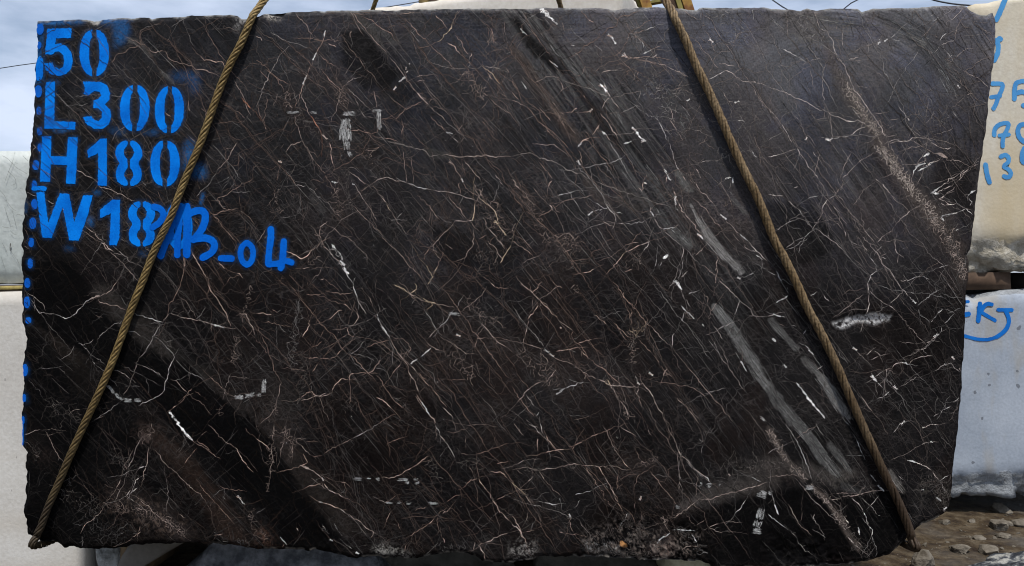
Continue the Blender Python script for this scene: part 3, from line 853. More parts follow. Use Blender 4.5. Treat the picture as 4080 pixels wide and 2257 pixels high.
# survey of the individual veins: tile, then tone+width(tenths of a pixel) : points
VEINS = {
(0,0): "G7:125,36 132,40 145,45 152,52 165,52 171,60 185,64 200,69 215,74 223,78;D5:128,40 140,48 152,60 162,72 170,80 176,86;D4:182,18 188,34 193,46;G4:202,24 212,42 222,58 227,66;W6:199,55 204,60 210,60 222,62 226,68;P4:232,77 240,92 246,107 250,116;O11:240,97 246,103 250,108;G5:55,92 64,101 72,110;D4:70,98 86,95 100,94 120,96 140,98;G4:85,108 90,112 94,120;D3:110,76 118,74;G3:146,68 150,65;G3:148,27 150,32;D4:160,24 150,26 140,30;G3:112,140 118,130 128,124;W6:164,112 170,116;W5:188,106 189,111;G3:200,108 206,112 205,116;G3:212,124 230,121 246,121;G3:98,81 110,74;G3:70,66 76,67 82,66;P3:188,104 187,112;G4:234,110 244,118;D3:60,60 74,74 90,90;D3:112,60 140,88 160,106;D3:150,110 180,136;D3:40,96 60,120 80,140",
(0,1): "P5:33,4 36,7 32,11;P4:36,7 42,10;W5:45,59 54,63;W5:61,68 72,76;W6:83,85 92,91 101,99 108,107 113,111;W9:101,101 105,106 110,110;G5:112,112 122,114;W4:118,110 130,121 136,123;G4:108,110 118,118 126,127 138,140;W6:76,29 84,34 92,38;W6:98,45 108,48 118,53 128,58 134,60;G4:22,71 28,75;G4:21,104 30,107;D4:104,90 100,104 94,113 90,120 80,134;G5:184,120 183,130 180,142;G9:183,117 184,124;W6:191,110 197,122 205,136 208,142;G5:209,72 214,74 222,70 228,69 238,68;G5:212,74 224,88 236,102;G4:238,70 248,76 254,84;W6:218,121 224,128;W6:236,132 242,137;G5:216,58 220,64 226,69;P6:236,2 228,16 224,22 216,30;G5:216,30 210,42 208,44 200,50 196,56;G4:210,60 224,55 240,44 254,40;D7:212,4 224,18 232,26 240,38;W4:226,38 229,36;W4:231,45 234,43;G3:156,50 160,57 165,65;G3:120,45 121,53;D3:140,100 150,112;G3:180,50 186,46;D4:140,40 146,46;G4:25,50 36,55;D3:50,66 60,62;G3:120,98 128,100;G3:123,128 116,140;D3:128,124 140,140;G3:226,142 230,136 240,134;D4:172,90 176,82",
(0,2): "G5:30,17 40,32 47,32 55,33;W6:55,33 62,36 68,37 76,32 81,26 86,20 92,17;P10:90,18 98,15;G6:98,18 110,24 126,29;P5:98,16 106,12 112,7 117,0;G5:122,39 110,46 100,54 97,58;W6:93,58 88,62 82,64 78,62;G5:83,65 94,75 104,83;W5:134,32 146,36 162,41;P6:162,41 168,33 170,32 180,36 194,39 208,42 228,47 237,47;W9:212,43 222,46;W7:207,2 210,10 218,20 224,30 230,45;G5:181,0 174,16 168,28 166,36;G6:162,41 154,54 146,68 138,78;G6:138,78 134,92 131,97 128,106 123,114;G6:154,54 163,63 170,70 174,76 180,84 186,90 200,96 206,104;W5:174,76 168,88 165,100 164,108 160,113 150,118 138,124;W5:112,88 122,92 131,98;G5:128,50 136,51 141,55;W4:141,84 150,88 160,94;W6:170,98 175,99 180,105 186,110;G5:120,120 112,126 104,132 95,138;G4:74,64 70,72 60,78;D4:36,88 50,87 63,85;G3:180,16 188,24 195,36;G4:204,24 200,34 195,38;G4:230,92 224,108 222,118;G4:228,95 248,97;G4:208,94 222,108;P5:238,32 246,33 250,43 254,54;W4:92,80 95,83;W3:95,34 102,36;G6:182,117 188,110 191,107;G4:194,110 200,114;W6:172,127 176,124;G3:130,104 140,105;D3:30,20 46,40 70,68;D3:28,98 44,118;P5:94,138 104,134;G4:70,130 80,128;D4:120,84 140,93 160,104;G4:150,72 146,76;G3:173,58 164,62;G5:28,12 42,22 46,30;D3:146,84 180,110",
(0,3): "W6:190,15 194,19;G4:194,19 206,26 220,36;G4:196,17 210,27;G5:207,1 218,13 227,20 234,24;W5:234,24 240,34 246,42 254,50;G4:153,26 168,44 184,58 196,68 206,80;G4:195,55 201,64 210,74 218,82 226,91 236,104;P5:148,24 147,34 145,44 143,56 139,66;W9:133,33 131,38 128,45;W6:139,54 135,57 134,61;W5:137,64 132,68;W6:120,56 116,64;W6:146,43 138,45;G4:45,8 52,20 58,32 64,40;G4:83,60 90,70 98,80;P4:104,82 96,92 84,102 80,110;W6:140,108 136,110 132,113;W5:137,116 137,120;P5:140,76 150,84 160,94 170,100 180,108 188,116;G4:165,54 168,68 166,80 166,88;W13:237,72 239,75;W8:239,75 243,80;G4:217,62 230,66 246,68;W6:130,75 134,78;G8:148,13 150,11;W4:22,12 40,6;P4:55,10 46,11;W3:46,49 44,50;P4:32,30 40,33;G4:82,112 83,118 80,124;P5:135,84 146,88 146,92;W4:130,66 126,72;G5:126,46 124,40;G5:213,112 222,110;G4:196,24 188,34 184,40;D4:182,10 190,24;W4:115,65 120,67;P4:185,94 178,90;G4:206,8 200,12;D3:60,60 80,50;D4:110,110 120,112;G4:140,102 138,108",
(1,0): "P5:36,12 46,20 52,28 57,37;G6:69,30 67,40 60,55;G6:57,60 53,68 48,82 45,91 43,98 39,108;W9:69,31 68,36;W10:60,53 57,59;W10:50,76 47,83;P5:45,93 50,106 54,115;O10:54,115 59,122 63,128 65,134;P12:65,134 69,137 72,138;G5:24,55 18,66 12,78 8,86 4,98 0,107;W7:24,55 22,57;G5:14,32 22,36 36,42 50,47 58,50;G5:37,38 54,38 64,40 78,40;W6:72,43 80,47;G5:61,53 70,60 80,66;G5:63,68 72,78 80,86 88,91;G4:85,36 92,46 100,56 108,68 118,76 122,86;G5:91,87 100,96 108,104 115,110;G5:97,96 102,106 107,115 116,117;G6:117,90 121,108;Y5:196,21 195,28 190,33 186,38 180,42;G5:180,42 172,46 162,49;W9:148,77 143,81;W8:140,87 137,89;W12:153,63 153,64;W8:150,67 149,69;W8:151,71 150,72;W7:148,74 147,75;G5:134,96 138,101 146,106 150,109 158,105 166,100;G5:150,108 143,114 139,119;G6:93,10 100,18 106,26 113,34 120,42 130,54;G5:104,16 115,20 124,28 135,34 140,42;P6:134,57 142,68 148,76 154,84 160,92;P7:160,92 166,98 172,104;W6:160,92 165,96;P5:172,104 180,112 188,120;G4:188,120 200,130 210,140;G5:174,115 180,122 188,131;W9:190,132 195,133;W5:195,136 201,142;G5:148,18 158,28 164,36 175,46 190,60 205,76;G4:152,30 158,36 163,42;W5:179,15 186,22 191,29;W4:192,30 195,26;W6:190,42 198,46 203,54;L7:170,60 185,66 200,68 215,68 228,66 240,68 252,72;G5:233,98 242,106 254,114;Y6:226,66 236,74 244,84;O7:239,78 244,84;W5:230,72 236,79;G5:225,120 232,130;D4:0,90 20,96 34,100;W7:9,126 10,129;W6:11,130 12,132;D5:45,120 70,125 88,127;G6:88,127 100,130 115,134 130,138 142,142;G5:145,118 147,126 145,134;W5:170,9 171,14;W4:142,14 150,14 158,12;W5:213,57 215,53;G4:170,37 178,29;W6:249,68 252,73;W4:160,81 168,80;W4:160,77 166,75;G4:191,86 202,80;G4:90,84 100,78 108,75;P4:38,115 42,126 46,140;P4:120,118 130,126 134,136;G4:86,92 82,100 80,108 75,122;P5:80,98 84,95;D4:160,60 175,72 186,86 200,98 220,116;W4:94,34 95,31 94,38;G5:235,28 237,44;W4:198,35 205,42 212,54;P4:206,124 200,132;G4:231,100 225,108;D4:240,70 254,92;W5:0,36 5,38 6,41;G4:0,60 12,68 22,80 28,92;G4:10,69 18,76 24,80 34,85;G4:4,70 14,82",
(1,1): "P5:30,12 35,4 46,0 52,10;P6:52,10 58,20;G5:58,20 66,30 74,42 80,55;W6:73,2 75,14 77,24;W12:23,20 25,22;G4:24,24 22,34 21,40;G5:28,30 36,38 39,45;W4:39,45 50,45;G4:50,45 60,54 70,62 80,71;L10:130,0 145,4 160,8 168,10 174,16 185,15;P7:185,15 190,14 200,16 220,15 235,16 254,16;P5:146,10 148,20 149,30 150,42;W5:114,44 124,38 132,37 140,40 150,42;W7:150,42 160,46 175,49;W6:175,49 190,51 205,55 210,57 220,60;G4:154,16 157,36 156,43;G5:192,18 198,26 204,38 206,42;P9:193,21 196,24;W8:205,38 206,41;G5:206,42 214,51 222,55;P5:208,20 216,30 224,42;P6:226,47 223,55 218,62;Y7:218,62 217,72 216,80;P6:218,86 217,96 213,108 210,115 206,122;Y7:222,56 230,64 238,70 241,78 240,84 246,90 249,94;Y11:238,80 241,83;Y10:246,90 249,94;W5:198,80 216,80;P5:198,80 192,88 184,95 176,105 172,108;G5:172,108 168,115 167,120;P4:175,108 181,112;G4:187,111 182,122 176,134;Y6:169,124 174,132 176,136;Y8:176,136 172,142;Y5:180,126 176,134;P6:92,31 100,36 110,43;W5:98,44 102,50 108,60;G6:108,60 114,68 120,80;G5:104,52 110,46;P5:124,55 130,62;Y6:130,62 134,70;P5:134,70 140,80 146,88 152,94;G5:120,52 128,58;G5:94,62 104,72 114,82 124,92 134,104 144,114 154,126 166,138;G5:160,54 170,64 178,74 184,80;G5:190,52 200,66 210,78 222,90;P6:71,80 64,86 63,94 66,104 73,110;P8:73,110 80,118 86,126;W7:86,126 92,136 97,142;W11:76,104 80,108;W9:83,112 86,118;W9:84,120 88,124;W12:88,127 92,132;P5:75,86 84,94 96,100;G4:96,100 104,108 110,114 111,124;W7:30,110 40,114 44,118 50,116 54,110 59,107;D4:22,76 30,77 42,73 52,66;G4:134,80 144,79 152,79;P6:226,76 232,88 240,96 248,108;P5:230,100 240,110 246,120;Y6:254,104 248,114 243,122;G4:222,98 230,94;W4:46,127 54,127;P5:66,126 62,134 56,139;W4:64,138 71,140;P5:222,48 226,58;G5:203,42 203,54;W4:117,8 123,6;W9:76,41 81,42;G4:92,27 97,27 104,32;P7:230,62 236,68;W10:96,43 98,44;G4:140,78 146,72;P5:196,108 188,103;G4:233,60 242,63 240,68;D4:210,10 230,30 254,56;G5:238,34 246,44;G4:8,98 12,94;G4:0,102 6,94 10,88;P5:176,104 178,112 184,118;P4:150,130 154,124 160,132;G4:206,22 208,36",
(1,2): "W8:97,2 99,12 101,18;W5:101,18 105,26 110,33;P5:112,15 117,26;W8:121,34 123,40;W9:126,46 130,52;W6:123,40 126,46;W7:130,52 133,57;P6:134,58 138,66 142,72 147,79;W6:147,79 152,88;P6:152,88 157,98 162,110;W7:160,113 166,122;W8:166,122 172,132;W6:172,132 178,142;G5:133,59 120,62 110,66;G5:136,58 146,57 152,62 154,67 150,75;W6:198,28 192,36 182,47;W5:182,47 172,56;Y7:136,4 148,8 152,12;P5:152,12 160,16 168,20;Y7:168,20 180,23;P5:180,23 198,27;Y7:158,2 160,8 154,12;Y6:166,17 172,20;Y5:172,20 176,24 170,29;W9:173,68 166,74;W10:160,78 155,82;W5:154,84 160,92;G5:160,92 170,98;P5:170,61 176,66 183,69;W5:169,30 175,40;G5:175,40 180,48 185,55;G5:186,34 186,44 188,52;W5:75,11 80,12 88,13 96,11;W5:72,38 78,33 86,29;W5:87,23 92,26 96,29;W4:46,56 52,46 54,38;W5:101,30 101,38 97,44 92,46;W5:92,46 92,53 98,55;G5:66,60 62,64 56,66;G4:68,48 64,56;W6:45,116 50,111 56,110 60,114;P5:60,114 68,114 76,111;W6:76,111 78,104 84,98 92,98;W8:93,99 94,93 98,92;P5:45,119 56,116 70,112;G6:50,76 62,77 74,78;W5:74,78 80,75 85,69;G5:94,74 104,66 109,57;G5:94,73 98,82 105,87 110,90;G6:105,94 116,90 122,82 125,79;G6:56,90 62,82;G5:120,94 126,100 132,110 138,120 148,128;W5:120,116 128,120 135,127;G5:122,142 128,138 134,134 140,133;G4:0,42 8,60 15,78 20,92 26,102;G4:0,58 12,72;D6:44,14 43,24 41,34 38,46;G4:50,13 66,12;P4:25,100 22,114 20,124 14,134 4,142;W6:186,126 192,132 196,137;G5:160,92 172,104 182,116 190,126;P4:215,82 216,92 213,98 216,106;W5:220,58 218,66;W5:220,58 228,56;P5:196,62 204,68 210,73;P6:224,40 232,50 240,60 250,66;G4:190,98 210,99;W6:234,2 238,6;G5:238,6 252,7;W10:200,53 203,55;G4:5,40 20,43 36,45;W5:0,32 10,33 16,34;G4:16,28 22,32;W5:86,56 90,54;W6:110,40 114,38;G5:185,6 196,20 206,34 220,54 236,76 252,96;G5:142,0 160,20;G4:30,0 50,24 72,50 94,74 120,100;G4:24,86 34,87 50,90;P4:230,5 222,16 214,24 206,30;G4:190,1 182,9;G5:206,16 200,26;G4:122,22 124,30;W5:144,82 136,92..",
(1,3): "P5:39,14 42,20 48,26 56,32;G5:56,32 66,32;W5:0,15 8,20 14,26;W7:47,30 50,36 52,39;W7:52,39 45,42;P8:45,42 54,46;P7:54,46 60,50 66,54;W10:66,54 67,57;G5:66,59 68,64;W6:68,60 72,66;W6:72,66 80,70 88,74;W4:88,74 94,76;G5:45,66 56,62 66,59;W9:63,78 66,79;W6:66,79 76,82 84,85;W7:84,85 90,90;P5:90,90 100,96 110,104 122,111;G5:68,30 76,24 86,20 96,15;G6:96,15 104,11 114,6 122,0;W4:125,54 138,54 146,50;W5:146,50 155,44;W6:155,44 164,38 172,33;W5:179,2 183,12;P6:183,12 188,18;W5:188,18 194,26 198,34;G4:130,22 142,15 152,12;G4:88,58 90,66 88,74;W4:212,42 216,50;W6:222,55 230,67;W6:230,67 238,80 246,90;W7:246,90 252,97;G5:220,55 206,64;G4:206,70 190,78;W4:194,84 186,90;W5:178,94 172,100;G5:172,100 160,108 153,112;W4:150,120 148,128;W5:252,109 240,114 228,119;W5:228,119 222,122 224,126 228,130;W5:228,130 230,137;G5:220,30 230,28 240,24 252,20;W5:233,48 244,48 250,54;P5:204,30 212,31;G4:140,98 144,106;P4:15,20 16,40 14,52;P4:30,2 28,14 25,28 24,34;P4:37,18 36,30;W10:100,128 102,130;W5:92,122 96,125;P4:18,0 17,20;G4:125,120 134,115;W4:134,88 130,98;G4:128,80 134,76 140,72;W5:122,75 130,79;W6:186,114 188,119;W4:218,118 216,126;W8:74,115 76,117;W6:84,110 86,112;W10:25,114 30,120;W6:28,120 26,123;G4:158,87 170,83;G4:50,18 62,18;W4:240,76 248,72;D4:0,90 10,84;W7:40,104 42,107;G6:66,102 69,104;W4:84,58 90,60;G4:240,40 252,37;P5:208,12 209,20;P5:210,2 222,1",
(2,0): "W16:28,9 32,12;W17:32,12 37,17;W14:37,17 41,20;W9:41,20 45,24;W10:32,8 34,12;W13:96,34 99,37;W11:99,37 103,43;W6:122,37 125,37;W8:130,42 131,47;W6:126,38 129,41;G5:104,50 110,55;W8:110,55 113,57;W7:113,57 120,58;W6:120,58 128,57;G5:128,57 134,60;W7:134,60 145,63;W7:145,63 154,66;W6:154,66 162,70;W7:162,70 168,72;W7:168,72 176,77;W15:88,84 91,87;W14:91,87 94,91;W8:92,83 94,88;W6:94,91 98,97;W5:98,97 103,104 107,108;W6:97,98 92,102 90,108;W16:120,127 123,130;W14:123,130 126,135;W12:127,136 132,140;W7:37,60 41,64;W8:41,63 45,66;W5:14,21 18,26;W7:17,24 19,28;G5:19,28 22,34 30,44 38,56;W8:9,29 14,34;G5:20,84 28,80 34,76 42,76 50,80;L9:50,80 62,84 72,87 84,91 95,96;W5:90,72 99,70;W4:99,70 107,70;G5:121,34 132,30;W6:132,30 138,28 143,26;W9:132,53 138,50;W8:140,57 144,55;G5:138,50 148,46;W6:114,66 118,68;G6:112,72 118,71;G6:113,75 116,72;W5:142,84 144,88 148,88;G5:148,88 152,86;W7:167,83 168,84;G5:170,80 164,90;W5:164,90 163,98;G5:110,112 122,106 128,106;W5:132,112 136,116 142,116;G5:142,116 146,120;W5:146,120 150,129 155,140;W5:88,113 96,122;W6:96,122 102,132 106,140;W6:80,134 83,130 87,124;G5:87,124 85,131 90,131;W8:90,131 94,134;W6:94,134 98,140;W6:68,142 78,137;W5:211,92 213,97;W5:213,97 216,101 220,101;W13:222,102 226,101;W5:196,79 206,74 212,70;W6:212,70 220,73 228,80;W5:228,80 238,82 254,86;G5:188,11 188,20;G4:190,28 198,38 202,52;W7:187,19 189,20;W9:197,39 200,42;W5:240,8 240,20;G5:238,86 246,98 254,108;P6:46,116 49,120;P7:50,120 52,126;W4:0,92 7,99;W8:10,82 14,88;W4:0,100 14,106;G5:14,106 20,112 30,124 40,134 48,142;W5:54,112 60,112 65,108;W5:70,112 79,110;W8:77,111 80,109;W8:174,100 177,99;D6:177,99 182,101;W4:82,44 90,52;W6:58,45 63,46;W5:74,44 75,45;W5:62,52 66,55;W9:112,53 114,57;W5:71,94 73,98;P5:40,101 43,106;W4:27,107 38,120;G5:120,103 126,108;G6:128,90 126,100;P5:48,81 52,90;D4:30,85 38,105 36,108;W7:102,17 106,20;G6:98,13 102,17;W6:76,19 82,22;G4:71,13 76,19;G5:150,112 158,110;G4:200,62 206,68;W4:206,63 222,66;W5:225,120 232,121;G5:120,80 124,70;W4:157,106 160,114 158,120 164,128;W6:148,106 152,107;G5:160,90 170,86;W5:73,131 78,136;G5:160,118 170,140;W5:191,115 186,112..",
(2,1): "W8:66,6 69,2;W6:69,2 76,0;W12:129,0 133,1;W9:112,3 118,1;W9:66,20 67,24;G5:67,26 72,32 80,40;W5:66,10 70,24;G5:80,40 88,52 94,60;W5:94,60 100,68 103,75;L10:0,16 10,13 20,13 28,18 40,20 48,24 56,30 68,32 76,38 84,41;L9:84,41 96,46 110,51 125,56;L7:125,56 140,61 158,66;P5:20,3 30,4 42,4 50,10 58,16;W5:98,2 104,12 110,22 116,34;G4:104,0 112,12 120,24 128,36 132,40;W7:131,41 130,50;W9:132,42 134,43;W6:126,46 130,52;W11:152,29 155,34;W12:155,35 158,39;W5:154,36 153,42;W6:161,50 163,54;W13:163,56 163,63;W6:166,62 172,72;W5:172,72 180,82 188,92;W12:185,93 188,95;W8:187,94 190,98;W7:183,28 186,33;W6:186,33 188,38;W5:156,2 160,12 163,24 170,34;W6:170,35 173,40;W10:213,38 218,37;W8:220,37 220,42;G5:218,42 216,48;W4:138,66 138,70;W10:138,71 141,75;W5:142,78 150,88;G5:150,88 158,96 168,104 178,114 188,124;G5:188,124 200,132 210,140;W8:152,88 160,87;W5:160,87 166,83;W4:72,27 84,24 98,23;W4:98,23 110,17;W6:46,55 52,53;W5:52,53 62,50;G4:38,63 50,61 66,57 82,54;W8:76,74 80,71;W5:82,70 90,68;W5:88,72 90,70;G4:62,94 72,90 80,85 92,83;W6:36,46 40,40;W5:27,76 34,72 40,68;P5:1,38 5,46 10,50;P5:10,50 14,54 18,60 22,66;G4:10,57 18,56;W6:37,64 41,70;G5:36,62 48,72;P6:44,98 52,93 58,92;P6:58,92 62,100;W6:104,71 110,73;W6:102,74 103,80;W6:106,82 112,82;W5:112,82 120,83 132,80;W6:112,112 120,108 128,104;W6:112,112 106,120 101,126;W11:151,117 155,114;W7:149,121 147,125;W4:144,118 142,126;W6:131,110 136,100;W5:128,104 138,100;W5:112,106 120,102 126,102;W6:170,106 169,118;G6:169,118 170,126 166,138;W6:183,114 190,107;W5:70,132 78,130 82,128;G5:94,133 100,127 107,124;W6:112,131 120,128;G5:168,136 174,130;W6:169,136 175,130;P6:205,118 203,130;P8:204,128 203,140;G5:180,56 190,66 200,78 210,88;W10:208,74 213,78;W6:213,80 220,86 226,92;W8:228,94 234,99;W5:236,100 246,112 254,120;G5:222,92 230,98 232,106 240,111;W7:238,110 243,111;W6:243,114 250,119;W4:187,50 200,62;W4:183,42 187,50;G4:204,86 212,83;W5:188,22 198,20;W9:240,12 243,16;W4:234,10 240,12;W11:225,136 227,138;W7:236,134 241,132;W10:161,140 165,142;G5:220,92 226,100;W5:196,84 188,92;G4:78,26 80,40;W4:156,100 158,102;W5:83,62 92,68 96,66;P5:100,85 90,80;G4:50,44 62,60 74,76;W5:92,60 102,76;G4:26,20 40,38;D4:30,40 50,64 66,88 80,104 92,118;G4:84,87 100,110;W4:160,56 165,60;P5:60,108 52,112;G5:0,92 10,98 20,108;W5:0,100 10,106 20,114;G5:10,122 30,112",
(2,2): "W14:163,0 166,4;W11:166,4 169,8;W6:168,8 169,11;G5:169,12 172,18 178,26;W6:8,1 16,8 21,12;P5:21,12 27,19;W6:26,24 22,30;W7:22,30 16,38;P6:16,38 14,50 13,56;W6:13,56 11,61;P5:0,60 11,61 20,64 32,68;W9:33,68 36,71;W10:38,72 41,75;P6:41,75 52,80 62,84;P6:62,84 74,92 86,98;P6:86,98 92,100 97,104;W6:97,104 110,105 126,106;W5:21,12 30,22 38,30 46,38;P5:46,38 56,46 61,50;P4:48,4 40,9 32,15 27,19;W6:30,0 26,6 21,11;G4:61,50 59,54;G5:59,54 70,66 76,76;W5:70,70 76,78;G5:76,76 84,84 94,90 100,96 108,102;W5:66,62 72,60 80,58;W5:44,70 56,68 66,66;W8:45,112 52,107;W7:52,107 60,104 66,101;W5:66,101 72,101;Y7:94,98 98,104;P6:98,104 102,110 106,118;P6:106,118 112,124 115,134;W10:125,101 127,103;P5:126,102 131,102;W6:131,102 136,108 141,116;P7:141,116 145,126 150,134;P6:150,134 154,142;W5:126,104 127,116;G5:127,116 130,126;W5:123,94 125,101;G5:118,44 119,36;W7:111,11 112,17;G5:112,17 122,25;G4:140,2 150,14 160,28 170,40 180,52 190,66 200,80;W4:196,58 206,72;G5:206,72 216,86 224,98 232,110;G5:200,44 206,52 210,58;W6:222,40 212,45;W5:212,45 205,48;W6:176,13 182,11 187,9;P6:190,12 195,16 194,22;W5:226,18 224,28 222,34;W5:206,0 216,8 226,18;G5:226,18 238,28 246,40;W5:172,30 168,40;W5:162,52 159,66;W7:154,86 151,94;W5:192,112 202,109;W5:204,109 212,107;G4:100,40 108,50 116,60;G5:0,24 14,44 30,62 44,80;G5:100,0 112,16 126,32 140,46;W4:140,46 158,66;G5:158,66 170,80 184,96 200,116 220,140;G5:126,58 138,70 148,84 160,96;W8:137,91 140,94;G5:0,105 10,120 22,135;W5:4,122 12,112 22,104;P6:22,104 29,101;P5:34,101 40,94 44,88;G5:14,113 22,124;W5:27,130 24,135;G5:166,116 176,128 186,142;W8:228,80 230,83;W5:230,83 234,90;W8:190,43 191,45;W5:193,46 194,48;W8:170,26 180,36;P5:204,22 198,30;G4:120,26 124,28;W4:120,30 118,36;G4:65,88 63,80;P5:73,92 73,98;W6:107,101 108,104;W8:48,46 49,47;W4:102,42 118,56;W4:82,34 94,43;G4:208,64 216,86;W4:202,60 208,75;W7:165,116 170,122;G5:246,134 254,140;W8:249,136 251,139;P5:21,18 20,28;W4:40,0 50,7;G4:142,100 160,102 180,106 196,118;G4:150,94 158,92;D4:54,134 76,134;G4:62,138 78,134;D4:0,140 20,120",
(2,3): "W5:19,0 30,12;G5:30,12 40,22 47,28 54,36;W6:28,0 31,10;W5:34,12 47,28;W7:34,29 42,27;W6:42,27 52,26;W5:86,10 78,14;W7:70,19 62,22;W5:62,22 60,26;P4:0,46 14,44 26,47;P6:26,47 40,45 50,42 60,41 68,41;P5:68,41 84,43 96,42;P5:96,42 104,42 118,46;W6:86,43 92,52;P6:92,52 98,62 102,72;W6:102,72 106,80 110,88;G6:74,44 80,54;G5:80,54 88,66 96,78 102,84;P5:27,48 32,56;G5:32,56 40,64 48,72;W7:63,71 70,70;W5:70,70 80,66;W6:48,80 40,81 32,79;G5:32,79 26,77;Y6:0,58 8,66 14,72;P7:14,72 18,78 20,82;P6:155,4 158,10 164,20;W6:164,20 168,32;P6:168,32 174,36 180,44;P7:180,44 188,50 195,55;W5:184,48 191,54;W7:192,52 196,58;W6:166,50 167,56;W5:167,56 166,66;G5:138,48 146,58 156,70 164,80;G5:90,2 98,16 104,28 110,36;W5:110,36 116,44;P6:183,77 200,75 215,70 230,66 245,62 254,59;P7:183,78 174,86 164,92 156,95;P5:156,95 150,100;W6:233,76 228,84 222,90;G5:184,102 192,96;G4:174,90 184,102;P5:150,92 154,104 158,110;W9:146,120 150,115;W10:150,115 157,111;W10:57,90 58,93;W6:58,93 57,98;W5:58,98 61,108;G5:62,84 68,76;W6:0,100 6,104 12,114;W5:6,101 12,114 14,120;W13:127,76 129,73;P5:112,92 111,90;W7:48,74 48,77;W5:0,92 8,106;W5:14,108 22,107;G5:26,104 30,102;W6:47,108 51,109;G5:68,98 72,104 78,114;G4:16,88 13,98;W6:20,81 30,84;P6:136,6 139,12;G5:124,28 128,36;G5:108,2 124,14;W5:186,15 190,18;G4:190,22 189,30;P8:216,50 217,52;W5:238,53 248,58;W5:20,52 16,58;W5:108,104 116,90;W5:196,104 206,100;W4:196,105 210,108;W8:184,118 180,112;W8:164,107 180,107;W6:170,126 180,123;W5:16,0 26,4;W4:25,15 26,28;G5:106,50 104,66 110,60;G5:136,46 124,56 122,66;G4:122,76 123,86;G5:2,0 10,10;P4:12,12 6,4;W5:12,37 6,40",
(3,0): "G5:46,12 50,24 52,29;W5:52,29 58,30;W6:58,30 61,36 65,46 70,57;W5:70,57 75,64 79,74 84,84;W6:84,84 90,94 96,103 102,112 110,124 118,138;W7:65,52 68,55;W5:68,55 70,60 74,62;W6:0,87 16,92 30,98 42,104 58,111;W6:58,111 66,116 80,121 92,121 98,126;G6:98,126 110,130 120,136 128,134;W16:58,138 61,140;W9:61,140 64,138;W5:65,138 74,136;W7:74,136 80,136;W5:82,134 90,129 98,126;W6:120,142 138,140;W6:138,140 146,137 158,138;W5:158,138 164,140;W5:0,108 6,114;W6:14,124 20,134;G5:6,114 14,124;W5:20,134 24,142;W9:109,43 112,42;W10:116,41 119,39;W6:122,38 127,34;W4:125,39 132,41;G4:72,58 84,52 96,47 108,43;G5:199,12 192,20 188,30 186,40;W5:186,40 178,42 172,45;W5:198,6 190,13 182,20;G5:182,20 176,27;W5:171,41 174,36 178,33;G4:172,46 166,52;G5:213,30 218,38 224,47;G5:194,71 208,62 226,55;G4:184,58 196,50 208,48;W4:178,52 186,62;G6:194,70 206,77;W5:206,77 214,82 222,89;W9:189,85 191,88;W12:140,118 140,120;G4:120,97 122,98;G4:118,104 124,92 132,76;G4:132,76 140,64 150,50;W5:168,133 178,131;G5:178,131 183,128 183,124;W4:164,21 170,17;W4:175,15 183,9;W4:162,16 166,13;G4:42,70 46,90;G4:56,102 62,116 64,130;W4:54,75 55,88 56,102;W4:4,43 12,49;W7:15,49 24,54;W5:24,54 29,56;W7:31,59 36,60;W5:42,61 52,58;W5:80,60 90,57;W5:89,61 92,63;G4:182,108 196,96;W6:44,39 48,41;W5:53,41 56,36;W8:37,139 39,137;W6:96,87 99,87;G5:17,9 19,23 21,38;W7:164,115 166,113;W4:120,128 126,124;G4:104,113 122,112;G4:120,120 130,118;G4:96,120 112,122;G4:130,104 140,118;G4:160,100 158,112;G4:0,140 14,132;G5:60,60 54,72;G4:75,24 74,50;G4:10,66 24,64 40,58;G4:16,86 32,72 44,66;G5:64,138 62,124;D4:130,62 150,86 168,110 180,128;D4:160,58 190,100;D4:140,60 170,100;G5:198,94 204,93",
